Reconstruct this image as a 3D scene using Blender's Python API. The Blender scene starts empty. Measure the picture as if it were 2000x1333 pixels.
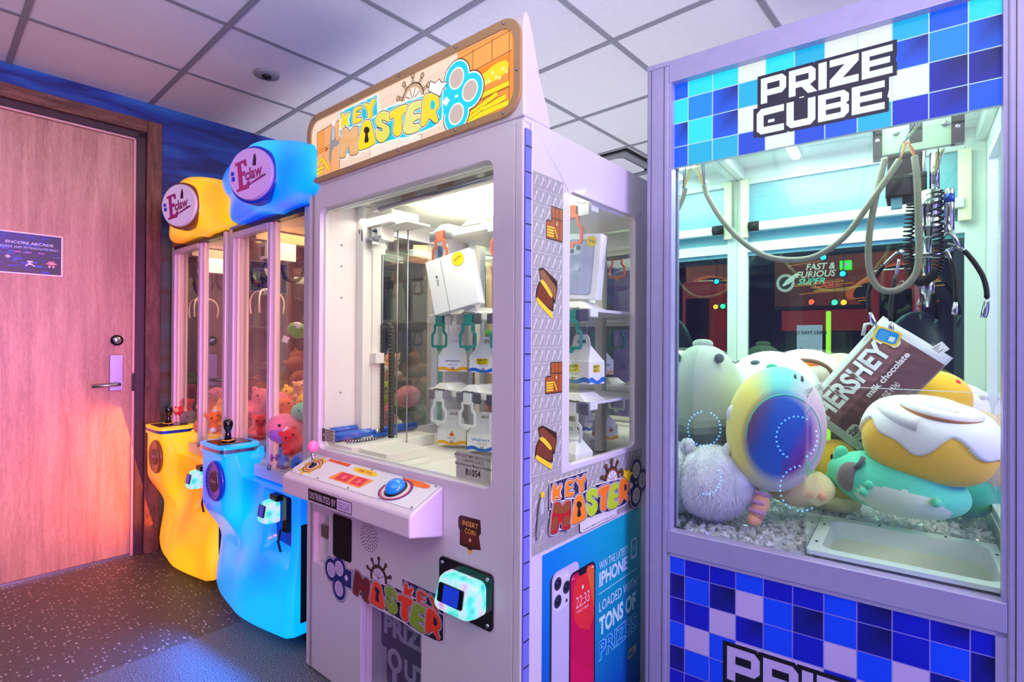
import bpy, bmesh, math, random
from mathutils import Matrix, Vector, Euler, noise
R = math.radians
random.seed(7)
SC = bpy.context.scene
COL = SC.collection

# ---------------------------------------------------------------- camera, world, exposure, large lights
CAMM = ((0.999983786, -0.0000262614, 0.00569444678),
        (0.00569450733, 0.00461162727, -0.999973152),
        (0.0, 0.999989366, 0.00461170204))          # rows: right, down, forward
CF, CX, CY, CH = 1044.6, 1000.0, 666.5, 1.21
cam_d = bpy.data.cameras.new('camera'); cam = bpy.data.objects.new('camera', cam_d); COL.objects.link(cam)
rt, dn, fw = (Vector(r) for r in CAMM)
mw = Matrix((( rt.x, -dn.x, -fw.x, 0), (rt.y, -dn.y, -fw.y, 0), (rt.z, -dn.z, -fw.z, CH), (0, 0, 0, 1)))
cam.matrix_world = mw
cam_d.sensor_width = 36.0; cam_d.lens = CF * 36.0 / 2000.0; cam_d.clip_start = 0.02; cam_d.clip_end = 60
SC.camera = cam
SC.view_settings.view_transform = 'Standard'
SC.view_settings.look = 'None'
SC.view_settings.exposure = 0.0
SC.view_settings.gamma = 1.0
SC.view_settings.use_curve_mapping = False
try:
    SC.cycles.max_bounces = 10; SC.cycles.transparent_max_bounces = 24; SC.cycles.glossy_bounces = 6
    SC.cycles.use_denoising = True; SC.cycles.sample_clamp_indirect = 6.0
except Exception: pass

def lin(v):
    v = v / 255.0
    return v / 12.92 if v <= 0.04045 else ((v + 0.055) / 1.055) ** 2.4
def rgb(r, g, b): return (lin(r), lin(g), lin(b), 1.0)

W = bpy.data.worlds.new('world'); SC.world = W; W.use_nodes = True
bg = W.node_tree.nodes['Background']; bg.inputs[0].default_value = rgb(178, 146, 240); bg.inputs[1].default_value = 0.19

def area(name, loc, target, sx, sy, col, power, spread=180):
    d = bpy.data.lights.new(name, 'AREA'); d.shape = 'RECTANGLE'; d.size = sx; d.size_y = sy
    d.color = col[:3]; d.energy = power; d.spread = R(spread)
    o = bpy.data.objects.new(name, d); COL.objects.link(o); o.location = loc
    o.rotation_euler = (Vector(target) - Vector(loc)).to_track_quat('-Z', 'Y').to_euler()
    return o
def point(name, loc, col, power, rad=0.05):
    d = bpy.data.lights.new(name, 'POINT'); d.color = col[:3]; d.energy = power; d.shadow_soft_size = rad
    o = bpy.data.objects.new(name, d); COL.objects.link(o); o.location = loc; return o
# neon light of the arcade behind the photographer: violet low on the right, pink aimed at the door, then fill lights added for the cabinet side and the ceiling
area('violet_neon_light', (2.3, -0.9, 1.0), (0.7, 1.6, 0.9), 1.0, 1.6, rgb(104, 84, 255), 66)
area('pink_neon_light', (0.9, -1.0, 1.2), (-2.5, 2.6, 0.95), 0.8, 1.2, rgb(255, 146, 220), 14, 42)
area('warm_side_fill', (2.35, -0.1, 2.35), (0.2, 1.7, 0.9), 1.1, 0.8, rgb(255, 238, 220), 62)  # added unseen fill, brightens the key machine's side
area('ceiling_fill', (-0.6, -0.45, 1.5), (-0.6, -0.45, 2.6), 3.2, 1.2, rgb(244, 238, 246), 100)  # added unseen fill, turned up to brighten the ceiling
area('ceiling_fill', (0.15, 3.55, 0.10), (0.15, 3.56, 2.6), 1.2, .8, rgb(240, 240, 255), 45)  # second added fill, hidden behind the key machine, for the ceiling beyond
area('rear_aisle_light', (2.2, 4.4, 2.45), (2.2, 4.4, 0), 1.8, 1.8, rgb(215, 255, 245), 95)

# ---------------------------------------------------------------- frames
class Frame:
    def __init__(s, ox, oy, yaw):
        a = R(yaw); s.yaw = a; s.o = Vector((ox, oy, 0))
        s.u = Vector((math.cos(a), -math.sin(a), 0)); s.v = Vector((math.sin(a), math.cos(a), 0))
    def W(s, u, v, z): return s.o + u * s.u + v * s.v + Vector((0, 0, z))
    def hit(s, x, y, v=None, u=None, z=None):      # where the sight line of a picture point meets a plane of this frame
        d = rt * ((x - CX) / CF) + dn * ((y - CY) / CF) + fw
        O = Vector((0, 0, CH))
        if v is not None: t = (v - (O - s.o).dot(s.v)) / d.dot(s.v)
        elif u is not None: t = (u - (O - s.o).dot(s.u)) / d.dot(s.u)
        else: t = (z - CH) / d.z
        p = O + t * d; q = p - s.o
        return Vector((q.dot(s.u), q.dot(s.v), p.z))
FW = Frame(-2.14837299, 3.0155512, 41.842 - 90)    # door wall: u along the wall, v out through it
FK = Frame(-0.76495163, 2.00885175, 39.9007)       # the row of three machines
FC = Frame(0.426, 1.70, 36.384)                    # the glass cube machine

# ---------------------------------------------------------------- materials
MATS = {}
def nt(name):
    m = bpy.data.materials.new(name); m.use_nodes = True; MATS[name] = m
    t = m.node_tree; return m, t, t.nodes['Principled BSDF']
def mat(name, col, rough=0.5, metal=0.0, emis=None, es=0.0, bump=0.0, bscale=60, var=0.0, vscale=6, sheen=0.0, coat=0.0, sss=0.0):
    if name in MATS: return MATS[name]
    m, t, b = nt(name)
    b.inputs['Base Color'].default_value = col; b.inputs['Roughness'].default_value = rough
    b.inputs['Metallic'].default_value = metal
    if emis: b.inputs['Emission Color'].default_value = emis; b.inputs['Emission Strength'].default_value = es
    if sheen: b.inputs['Sheen Weight'].default_value = sheen
    if coat: b.inputs['Coat Weight'].default_value = coat; b.inputs['Coat Roughness'].default_value = 0.08
    tc = None
    if bump or var:
        tc = t.nodes.new('ShaderNodeTexCoord')
    if bump:
        n = t.nodes.new('ShaderNodeTexNoise'); n.inputs['Scale'].default_value = bscale; n.inputs['Detail'].default_value = 3
        t.links.new(tc.outputs['Object'], n.inputs['Vector'])
        bp = t.nodes.new('ShaderNodeBump'); bp.inputs['Strength'].default_value = bump; bp.inputs['Distance'].default_value = 0.004
        t.links.new(n.outputs['Fac'], bp.inputs['Height']); t.links.new(bp.outputs[0], b.inputs['Normal'])
    if var:
        n = t.nodes.new('ShaderNodeTexNoise'); n.inputs['Scale'].default_value = vscale; n.inputs['Detail'].default_value = 4
        t.links.new(tc.outputs['Object'], n.inputs['Vector'])
        r = t.nodes.new('ShaderNodeMapRange'); r.inputs['To Min'].default_value = 1 - var; r.inputs['To Max'].default_value = 1 + var
        r.inputs['From Min'].default_value = 0.3; r.inputs['From Max'].default_value = 0.7
        t.links.new(n.outputs['Fac'], r.inputs['Value'])
        x = t.nodes.new('ShaderNodeMix'); x.data_type = 'RGBA'; x.blend_type = 'MULTIPLY'; x.inputs['Factor'].default_value = 1
        x.inputs[6].default_value = col; t.links.new(r.outputs[0], x.inputs[7]); t.links.new(x.outputs[2], b.inputs['Base Color'])
    return m
def print_mat(name, rough=0.4, es=0.0, coat=0.0):
    m, t, b = nt(name)
    a = t.nodes.new('ShaderNodeVertexColor'); a.layer_name = 'Col'
    t.links.new(a.outputs['Color'], b.inputs['Base Color']); b.inputs['Roughness'].default_value = rough
    if coat: b.inputs['Coat Weight'].default_value = coat
    if es:
        t.links.new(a.outputs['Color'], b.inputs['Emission Color']); b.inputs['Emission Strength'].default_value = es
        x = t.nodes.new('ShaderNodeMix'); x.data_type = 'RGBA'; x.blend_type = 'MULTIPLY'; x.inputs['Factor'].default_value = 1; x.inputs[7].default_value = (.3, .3, .3, 1)
        t.links.new(a.outputs['Color'], x.inputs[6]); t.links.new(x.outputs[2], b.inputs['Base Color'])
    return m
def glass_mat(name, tint=(1, 1, 1, 1), ior=1.45, gloss=(1, 1, 1, 1), minrefl=0.0):
    m = bpy.data.materials.new(name); m.use_nodes = True; MATS[name] = m; t = m.node_tree; t.nodes.clear()
    o = t.nodes.new('ShaderNodeOutputMaterial'); tr = t.nodes.new('ShaderNodeBsdfTransparent'); tr.inputs[0].default_value = tint
    g = t.nodes.new('ShaderNodeBsdfGlossy'); g.inputs['Roughness'].default_value = 0.0; g.inputs[0].default_value = gloss
    f = t.nodes.new('ShaderNodeFresnel'); ge = t.nodes.new('ShaderNodeNewGeometry'); mr = t.nodes.new('ShaderNodeMapRange')
    mr.inputs['To Min'].default_value = ior; mr.inputs['To Max'].default_value = 1 / ior      # same reflectance on both faces of the pane
    t.links.new(ge.outputs['Backfacing'], mr.inputs['Value']); t.links.new(mr.outputs[0], f.inputs[0])
    x = t.nodes.new('ShaderNodeMixShader'); ad = t.nodes.new('ShaderNodeMath'); ad.operation = 'ADD'; ad.use_clamp = True
    ad.inputs[1].default_value = minrefl
    t.links.new(f.outputs[0], ad.inputs[0]); t.links.new(ad.outputs[0], x.inputs[0])
    t.links.new(tr.outputs[0], x.inputs[1]); t.links.new(g.outputs[0], x.inputs[2]); t.links.new(x.outputs[0], o.inputs[0])
    return m
def grad_emis(name, c1, c2, es, axis=2, lo=0, hi=1, rough=0.35, nscale=2.0):
    """translucent moulded plastic lit by LEDs inside: uneven glow from a soft noise"""
    m, t, b = nt(name); b.inputs['Roughness'].default_value = rough
    tc = t.nodes.new('ShaderNodeTexCoord'); n = t.nodes.new('ShaderNodeTexNoise'); n.inputs['Scale'].default_value = nscale
    n.inputs['Detail'].default_value = 1.0; t.links.new(tc.outputs['Object'], n.inputs['Vector'])
    r = t.nodes.new('ShaderNodeValToRGB'); r.color_ramp.elements[0].position = 0.36; r.color_ramp.elements[1].position = 0.64
    r.color_ramp.elements[0].color = c1; r.color_ramp.elements[1].color = c2
    t.links.new(n.outputs['Fac'], r.inputs[0]); t.links.new(r.outputs[0], b.inputs['Emission Color'])
    b.inputs['Emission Strength'].default_value = es; b.inputs['Base Color'].default_value = c2
    b.inputs['Coat Weight'].default_value = 0.4
    return m
def wood_mat(name, c1, c2, c3, scale=(9, 9, 0.7), rough=0.45, wav=14, dist=5):
    m, t, b = nt(name); b.inputs['Roughness'].default_value = rough
    tc = t.nodes.new('ShaderNodeTexCoord'); mp = t.nodes.new('ShaderNodeMapping'); mp.inputs['Scale'].default_value = scale
    t.links.new(tc.outputs['Object'], mp.inputs['Vector'])
    n = t.nodes.new('ShaderNodeTexNoise'); n.inputs['Scale'].default_value = 3.2; n.inputs['Detail'].default_value = 8; n.inputs['Roughness'].default_value = 0.62
    n.inputs['Distortion'].default_value = 0.5
    t.links.new(mp.outputs[0], n.inputs['Vector'])
    w = t.nodes.new('ShaderNodeTexNoise'); w.inputs['Scale'].default_value = wav; w.inputs['Detail'].default_value = 6
    w.inputs['Distortion'].default_value = dist
    t.links.new(mp.outputs[0], w.inputs['Vector'])
    mx = t.nodes.new('ShaderNodeMath'); mx.operation = 'MULTIPLY_ADD'; mx.inputs[1].default_value = 0.45
    t.links.new(w.outputs['Fac'], mx.inputs[0])
    m2 = t.nodes.new('ShaderNodeMath'); m2.operation = 'MULTIPLY'; m2.inputs[1].default_value = 0.55
    t.links.new(n.outputs['Fac'], m2.inputs[0]); t.links.new(m2.outputs[0], mx.inputs[2])
    r = t.nodes.new('ShaderNodeValToRGB'); e = r.color_ramp.elements
    e[0].position = 0.36; e[0].color = c1; e[1].position = 0.62; e[1].color = c3; k = e.new(0.48); k.color = c2
    t.links.new(mx.outputs[0], r.inputs[0]); t.links.new(r.outputs[0], b.inputs['Base Color'])
    return m

print_mat('print'); print_mat('print_gloss', 0.15, 0, 0.3); print_mat('print_lit', 0.3, 0.85); print_mat('print_soft', 0.8)
glass_mat('glass', (0.97, 1.0, 0.985, 1)); glass_mat('acrylic', (0.985, 1, 0.99, 1), 1.4)
glass_mat('smoked_mirror', (0.22, 0.17, 0.15, 1), 1.45, (0.72, 0.60, 0.52, 1), 0.42)
glass_mat('glass_ref', (0.93, 0.97, 0.95, 1), 1.5, (1, 1, 1, 1), 0.04); glass_mat('glass_teal', (0.70, 0.93, 0.86, 1), 1.5, (1, 1, 1, 1), 0.04)
mat('white_paint', rgb(220, 213, 217), 0.32, coat=0.25)
mat('cream_inside', rgb(240, 238, 226), 0.4)
mat('white_plastic', rgb(240, 240, 238), 0.35)
mat('ceiling_tile', rgb(238, 236, 238), 0.95, bump=0.35, bscale=220, var=0.02, vscale=40)
mat('tbar', rgb(150, 150, 158), 0.6)
mat('chrome', rgb(210, 212, 215), 0.12, 1.0)
mat('steel', rgb(170, 172, 178), 0.3, 1.0)
mat('brushed', rgb(176, 178, 196), 0.36, 0.35)
mat('black', rgb(14, 14, 17), 0.35)
mat('black_rubber', rgb(22, 22, 24), 0.7)
mat('dark_gloss', rgb(8, 10, 18), 0.12)
mat('mirror', rgb(225, 238, 232), 0.01, 1.0)

# ---------------------------------------------------------------- mesh builder
def fid(a, b, d): return Vector((a, b, d))
class MB:
    def __init__(s): s.v = []; s.f = []; s.m = []; s.c = []; s.s = []
    def face(s, pts, m, col=None, sm=False):
        i = len(s.v); s.v += [tuple(p) for p in pts]; s.f.append(tuple(range(i, i + len(pts)))); s.m.append(m); s.c.append(col); s.s.append(sm)
    def idx(s, verts, faces, m, col=None, sm=True):
        i = len(s.v); s.v += [tuple(p) for p in verts]
        for k, f in enumerate(faces):
            s.f.append(tuple(i + j for j in f)); s.m.append(m); s.c.append(col[k] if isinstance(col, list) else col); s.s.append(sm)
        return s
    def box(s, x0, x1, y0, y1, z0, z1, m, col=None, M=None):
        P = [Vector(p) for p in ((x0, y0, z0), (x1, y0, z0), (x1, y1, z0), (x0, y1, z0), (x0, y0, z1), (x1, y0, z1), (x1, y1, z1), (x0, y1, z1))]
        if M is not None: P = [M @ p for p in P]
        return s.idx(P, [(0, 3, 2, 1), (4, 5, 6, 7), (0, 1, 5, 4), (1, 2, 6, 5), (2, 3, 7, 6), (3, 0, 4, 7)], m, col, False)
    def tube(s, path, r, m, col=None, n=8, caps=True, closed=False):
        path = [Vector(p) for p in path]; V = []; F = []; k = len(path)
        up = Vector((0, 0, 1)); prev = None
        for i, p in enumerate(path):
            if closed: t = path[(i + 1) % k] - path[i - 1]
            else: t = (path[min(i + 1, k - 1)] - path[max(i - 1, 0)])
            t = t.normalized() if t.length > 1e-9 else Vector((0, 0, 1))
            if prev is None:
                a = t.cross(up); a = a if a.length > 1e-3 else t.cross(Vector((1, 0, 0)))
            else: a = prev - t * prev.dot(t)
            a = a.normalized() if a.length > 1e-6 else t.orthogonal().normalized(); prev = a; b = t.cross(a)
            rr = r[i] if isinstance(r, (list, tuple)) else r
            for j in range(n):
                q = 2 * math.pi * j / n; V.append(p + (a * math.cos(q) + b * math.sin(q)) * rr)
        for i in range(k if closed else k - 1):
            for j in range(n):
                a0 = i * n + j; a1 = i * n + (j + 1) % n; b0 = ((i + 1) % k) * n + j; b1 = ((i + 1) % k) * n + (j + 1) % n
                F.append((a0, a1, b1, b0))
        if caps and not closed: F.append(tuple(range(n))[::-1]); F.append(tuple((k - 1) * n + j for j in range(n)))
        return s.idx(V, F, m, col, True)
    def lathe(s, prof, o, ax, m, col=None, n=24, sm=True):
        o = Vector(o); ax = Vector(ax).normalized(); a = ax.orthogonal().normalized(); b = ax.cross(a); V = []; F = []; k = len(prof)
        for r_, h in prof:
            for j in range(n):
                q = 2 * math.pi * j / n; V.append(o + ax * h + (a * math.cos(q) + b * math.sin(q)) * max(r_, 1e-5))
        for i in range(k - 1):
            for j in range(n): F.append((i * n + j, i * n + (j + 1) % n, (i + 1) * n + (j + 1) % n, (i + 1) * n + j))
        F.append(tuple(range(n))[::-1]); F.append(tuple((k - 1) * n + j for j in range(n)))
        return s.idx(V, F, m, col, sm)
    def ell(s, c, r, m, col=None, rot=None, nu=24, nv=16, fn=None, cfn=None, M=None):
        c = Vector(c); rr = Vector(r) if hasattr(r, '__len__') else Vector((r, r, r)); V = []; F = []; CC = []
        E = Euler(rot).to_matrix() if rot else Matrix.Identity(3); base = []
        for i in range(nv + 1):
            th = math.pi * i / nv
            for j in range(nu):
                ph = 2 * math.pi * j / nu; d = Vector((math.sin(th) * math.cos(ph), math.sin(th) * math.sin(ph), math.cos(th)))
                k = fn(d) if fn else 1.0
                p = Vector((d.x * rr.x, d.y * rr.y, d.z * rr.z)) * k if not isinstance(k, Vector) else k
                base.append(d); p = c + E @ p
                V.append(M @ p if M is not None else p)
        for i in range(nv):
            for j in range(nu):
                F.append((i * nu + j, (i + 1) * nu + j, (i + 1) * nu + (j + 1) % nu, i * nu + (j + 1) % nu))
                if cfn: CC.append(cfn((base[i * nu + j] + base[(i + 1) * nu + (j + 1) % nu]) / 2))
        return s.idx(V, F, m, CC if cfn else col, True)
    def loops(s, lps, fn, d0, d1, m, col=None, sidecol=None):
        """prism over 2-D outlines (inner outlines are holes); fn(a, b, d) places it"""
        vs, fs = fill2d(lps)
        V = [fn(a, b, d1) for a, b in vs]; s.idx(V, fs, m, col, False)
        if abs(d1 - d0) > 1e-7:
            V = [fn(a, b, d0) for a, b in vs]; s.idx(V, [f[::-1] for f in fs], m, col, False)
            for lp in lps:
                n = len(lp); V = [fn(a, b, d0) for a, b in lp] + [fn(a, b, d1) for a, b in lp]
                s.idx(V, [(i, (i + 1) % n, n + (i + 1) % n, n + i) for i in range(n)], m, sidecol or col, False)
        return s
    def build(s, name, parent=None, bevel=0, weld=True, loc=None, smooth_ang=None, seg=2):
        me = bpy.data.meshes.new(name); me.from_pydata(s.v, [], s.f)
        names = []
        for m in s.m:
            if m not in names: names.append(m)
        for n_ in names: me.materials.append(MATS[n_])
        me.polygons.foreach_set('material_index', [names.index(m) for m in s.m])
        me.polygons.foreach_set('use_smooth', s.s)
        if any(c is not None for c in s.c):
            a = me.color_attributes.new('Col', 'FLOAT_COLOR', 'CORNER'); buf = []
            for f, c in zip(s.f, s.c):
                if c is None: c = (0.8, 0.8, 0.8, 1)
                if hasattr(c[0], '__len__'):
                    for j in range(len(f)): buf += list(c[j % len(c)])
                else: buf += list(c) * len(f)
            a.data.foreach_set('color', buf)
        if weld:
            bm = bmesh.new(); bm.from_mesh(me); bmesh.ops.remove_doubles(bm, verts=bm.verts, dist=2e-5)
            bmesh.ops.recalc_face_normals(bm, faces=bm.faces); bm.to_mesh(me); bm.free()
        me.update()
        o = bpy.data.objects.new(name, me); COL.objects.link(o)
        if parent: o.parent = parent
        if bevel:
            b = o.modifiers.new('bevel', 'BEVEL'); b.width = bevel; b.segments = seg; b.limit_method = 'ANGLE'; b.angle_limit = R(40)

        return o

_tmp = None
def fill2d(lps):
    cu = bpy.data.curves.new('t', 'CURVE'); cu.dimensions = '2D'; cu.fill_mode = 'BOTH'
    for lp in lps:
        sp = cu.splines.new('POLY'); sp.points.add(len(lp) - 1); sp.use_cyclic_u = True
        for i, (a, b) in enumerate(lp): sp.points[i].co = (a, b, 0, 1)
    ob = bpy.data.objects.new('t', cu)
    me = ob.to_mesh()
    vs = [(v.co.x, v.co.y) for v in me.vertices]; fs = [tuple(p.vertices) for p in me.polygons]
    ob.to_mesh_clear(); bpy.data.objects.remove(ob); bpy.data.curves.remove(cu)
    return vs, fs
_tc = {}
def textfaces(st, bold=0.0, sx=1.0, shear=0.0, space=1.0):
    k = (st, bold, sx, shear, space)
    if k in _tc: return _tc[k]
    cu = bpy.data.curves.new('t', 'FONT'); cu.body = st; cu.offset = bold; cu.shear = shear; cu.space_character = space; cu.resolution_u = 3
    ob = bpy.data.objects.new('t', cu); me = ob.to_mesh()
    vs = [(v.co.x * sx, v.co.y) for v in me.vertices]; fs = [tuple(p.vertices) for p in me.polygons]
    ob.to_mesh_clear(); bpy.data.objects.remove(ob); bpy.data.curves.remove(cu)
    _tc[k] = (vs, fs); return vs, fs

def chaikin(p, n=2):
    for _ in range(n):
        q = []
        for i in range(len(p)):
            a, b = p[i], p[(i + 1) % len(p)]
            q.append((a[0] * .75 + b[0] * .25, a[1] * .75 + b[1] * .25)); q.append((a[0] * .25 + b[0] * .75, a[1] * .25 + b[1] * .75))
        p = q
    return p
def sarea(p): return sum(p[i][0] * p[(i + 1) % len(p)][1] - p[(i + 1) % len(p)][0] * p[i][1] for i in range(len(p))) / 2
def grow(p, d):
    n = len(p); sg = 1 if sarea(p) > 0 else -1; o = []
    for i in range(n):
        a, b, c = p[i - 1], p[i], p[(i + 1) % n]
        def nn(q, r):
            x, y = r[1] - q[1], -(r[0] - q[0]); l = math.hypot(x, y) or 1; return x / l, y / l
        n1, n2 = nn(a, b), nn(b, c); x, y = n1[0] + n2[0], n1[1] + n2[1]; l = math.hypot(x, y) or 1
        k = d * sg * min(1.6, 2 / max(l, .6)); o.append((b[0] + x / l * k, b[1] + y / l * k))
    return o
def rrect(x0, x1, y0, y1, r, n=5):
    o = []
    for cx, cy, a0 in ((x1 - r, y1 - r, 0), (x0 + r, y1 - r, 90), (x0 + r, y0 + r, 180), (x1 - r, y0 + r, 270)):
        for i in range(n + 1): a = R(a0 + 90 * i / n); o.append((cx + r * math.cos(a), cy + r * math.sin(a)))
    return o
def ring(cx, cy, rx, ry=None, n=24): ry = ry or rx; return [(cx + rx * math.cos(2 * math.pi * i / n), cy + ry * math.sin(2 * math.pi * i / n)) for i in range(n)]
def star(cx, cy, r0, r1, n=16): return [(cx + (r0 if i % 2 else r1) * math.cos(math.pi * i / n), cy + (r0 if i % 2 else r1) * math.sin(math.pi * i / n)) for i in range(2 * n)]

class Art:
    """a printed sheet: stacked coloured shapes on a plane given by fn(a, b, d)"""
    def __init__(s, fn, m='print', step=0.00004): s.mb = MB(); s.fn = fn; s.m = m; s.d = 0.0; s.step = step
    def add(s, p, col, sm=0):
        s.d += s.step
        if sm: p = chaikin(p, sm)
        vs, fs = fill2d([p]); s.mb.idx([s.fn(a, b, s.d) for a, b in vs], fs, s.m, col, False)
    def holes(s, lps, col):
        s.d += s.step; vs, fs = fill2d(lps); s.mb.idx([s.fn(a, b, s.d) for a, b in vs], fs, s.m, col, False)
    def rect(s, x0, x1, y0, y1, col):           # col may be 4 corner colours: bottom-left, bottom-right, top-right, top-left
        s.d += s.step; s.mb.face([s.fn(x0, y0, s.d), s.fn(x1, y0, s.d), s.fn(x1, y1, s.d), s.fn(x0, y1, s.d)], s.m, col)
    def flat(s, polys, col):                     # many shapes on one level
        s.d += s.step
        for p in polys: s.mb.face([s.fn(a, b, s.d) for a, b in p], s.m, col)
    def line(s, a, b, w, col):
        dx, dy = b[0] - a[0], b[1] - a[1]; l = math.hypot(dx, dy) or 1; nx, ny = -dy / l * w / 2, dx / l * w / 2
        s.flat([[(a[0] + nx, a[1] + ny), (b[0] + nx, b[1] + ny), (b[0] - nx, b[1] - ny), (a[0] - nx, a[1] - ny)]], col)
    def text(s, st, x, y, h, col, bold=0.0, sx=1.0, rot=0, shear=0, align='L', space=1.0, fit=None, mirror=False):
        vs, fs = textfaces(st, bold, sx, shear, space)
        if not vs: return
        x0 = min(v[0] for v in vs); x1 = max(v[0] for v in vs); k = h / 0.72; kx = k
        if fit: kx = fit / (x1 - x0)
        off = {'L': x0, 'C': (x0 + x1) / 2, 'R': x1}[align]; s.d += s.step; c, sn = math.cos(R(rot)), math.sin(R(rot)); V = []
        for a, b in vs:
            a = (a - off) * kx; b *= k
            if mirror: a = -a
            V.append(s.fn(x + a * c - b * sn, y + a * sn + b * c, s.d))
        s.mb.idx(V, fs, s.m, col, False)
    def build(s, name, parent): return s.mb.build(name, parent, weld=False)

# ---------------------------------------------------------------- things
def tag(o, label=None, cat=None, group=None, kind=None):
    if label: o['label'] = label
    if cat: o['category'] = cat
    if group: o['group'] = group
    if kind: o['kind'] = kind
    return o
def thing(name, fr, u, v, z, label, cat, group=None, rz=0.0, rot=None):
    o = bpy.data.objects.new(name, None); o.empty_display_size = 0.1; COL.objects.link(o)
    o.location = fr.W(u, v, z) if fr else (u, v, z)
    M = Matrix.Rotation(-(fr.yaw if fr else 0) , 3, 'Z')
    if rot: M = M @ Euler(rot).to_matrix()
    if rz: M = M @ Matrix.Rotation(rz, 3, 'Z')
    o.rotation_euler = M.to_euler()
    return tag(o, label, cat, group)
def place(o, fr, u=0, v=0, z=0, rz=0):
    o.location = fr.W(u, v, z); o.rotation_euler = (0, 0, -fr.yaw + rz); return o
def copy_tree(o, parent=None):
    c = o.copy(); COL.objects.link(c); c.parent = parent
    for ch in list(o.children): copy_tree(ch, c)
    return c
# ================================================================ ROOM
CEIL = 2.582
def floor_mat():
    m, t, b = nt('floor_vinyl'); b.inputs['Roughness'].default_value = 0.5
    L = t.links; tc = t.nodes.new('ShaderNodeTexCoord')
    def vor(scale, lo, hi, rnd=1.0):
        v = t.nodes.new('ShaderNodeTexVoronoi'); v.inputs['Scale'].default_value = scale; L.new(tc.outputs['Object'], v.inputs['Vector'])
        r = t.nodes.new('ShaderNodeMapRange'); r.inputs['From Min'].default_value = lo; r.inputs['From Max'].default_value = hi
        r.inputs['To Min'].default_value = 1; r.inputs['To Max'].default_value = 0; L.new(v.outputs['Distance'], r.inputs['Value']); 
        g = t.nodes.new('ShaderNodeMath'); g.operation = 'GREATER_THAN'; g.inputs[1].default_value = 0.55
        sp = t.nodes.new('ShaderNodeSeparateColor'); L.new(v.outputs['Color'], sp.inputs[0]); L.new(sp.outputs[0], g.inputs[0])
        k = t.nodes.new('ShaderNodeMath'); k.operation = 'MULTIPLY'; L.new(r.outputs[0], k.inputs[0]); L.new(g.outputs[0], k.inputs[1]); return k.outputs[0]
    n = t.nodes.new('ShaderNodeTexNoise'); n.inputs['Scale'].default_value = 260; n.inputs['Detail'].default_value = 2; L.new(tc.outputs['Object'], n.inputs['Vector'])
    ra = t.nodes.new('ShaderNodeValToRGB'); ra.color_ramp.elements[0].position = .3; ra.color_ramp.elements[1].position = .7
    ra.color_ramp.elements[0].color = rgb(66, 60, 58); ra.color_ramp.elements[1].color = rgb(104, 96, 92); L.new(n.outputs['Fac'], ra.inputs[0])
    rb = t.nodes.new('ShaderNodeValToRGB'); rb.color_ramp.elements[0].position = .42; rb.color_ramp.elements[1].position = .6
    rb.color_ramp.elements[0].color = rgb(34, 36, 42); rb.color_ramp.elements[1].color = rgb(150, 150, 152); L.new(n.outputs['Fac'], rb.inputs[0])
    mx = t.nodes.new('ShaderNodeMix'); mx.data_type = 'RGBA'; L.new(vor(62, 0.20, 0.30), mx.inputs['Factor']); L.new(ra.outputs[0], mx.inputs[6]); mx.inputs[7].default_value = rgb(205, 200, 196)
    sx = t.nodes.new('ShaderNodeSeparateXYZ'); L.new(tc.outputs['Object'], sx.inputs[0])
    lt = t.nodes.new('ShaderNodeMath'); lt.operation = 'LESS_THAN'; lt.inputs[1].default_value = -1.2; L.new(sx.outputs[1], lt.inputs[0])
    m2 = t.nodes.new('ShaderNodeMix'); m2.data_type = 'RGBA'; L.new(lt.outputs[0], m2.inputs['Factor']); L.new(mx.outputs[2], m2.inputs[6]); L.new(rb.outputs[0], m2.inputs[7])
    L.new(m2.outputs[2], b.inputs['Base Color'])
    return m
floor_mat()
def mural_mat():
    m, t, b = nt('mural'); b.inputs['Roughness'].default_value = 0.55; L = t.links
    tc = t.nodes.new('ShaderNodeTexCoord'); mp = t.nodes.new('ShaderNodeMapping'); mp.inputs['Scale'].default_value = (1.1, 1, 5.5); mp.inputs['Rotation'].default_value = (0, 0.16, 0)
    L.new(tc.outputs['Object'], mp.inputs['Vector'])
    n = t.nodes.new('ShaderNodeTexNoise'); n.inputs['Scale'].default_value = 1.8; n.inputs['Detail'].default_value = 5; n.inputs['Distortion'].default_value = 0.8; L.new(mp.outputs[0], n.inputs['Vector'])
    r = t.nodes.new('ShaderNodeValToRGB'); e = r.color_ramp.elements; e[0].position = .38; e[0].color = rgb(8, 30, 110); e[1].position = .72; e[1].color = rgb(30, 110, 190); k = e.new(.52); k.color = rgb(12, 62, 158)
    L.new(n.outputs['Fac'], r.inputs[0])
    sx = t.nodes.new('ShaderNodeSeparateXYZ'); L.new(tc.outputs['Object'], sx.inputs[0])
    mr = t.nodes.new('ShaderNodeMapRange'); mr.inputs['From Min'].default_value = 1.75; mr.inputs['From Max'].default_value = 1.95; L.new(sx.outputs[2], mr.inputs['Value'])
    r2 = t.nodes.new('ShaderNodeValToRGB'); e = r2.color_ramp.elements; e[0].position = .35; e[0].color = rgb(88, 76, 40); e[1].position = .7; e[1].color = rgb(70, 120, 110); L.new(n.outputs['Fac'], r2.inputs[0])  # lower mural: green-teal, with the yellow machine's light also put into the colour
    mx = t.nodes.new('ShaderNodeMix'); mx.data_type = 'RGBA'; L.new(mr.outputs[0], mx.inputs['Factor']); L.new(r2.outputs[0], mx.inputs[6]); L.new(r.outputs[0], mx.inputs[7])
    L.new(mx.outputs[2], b.inputs['Base Color']); return m
mural_mat()
wood_mat('door_wood', rgb(150, 112, 96), rgb(182, 140, 120), rgb(204, 164, 142), (7, 7, 0.55))
wood_mat('frame_wood', rgb(52, 30, 24), rgb(96, 58, 46), rgb(138, 92, 74), (10, 10, 1.6), 0.55, 9, 9)
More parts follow.
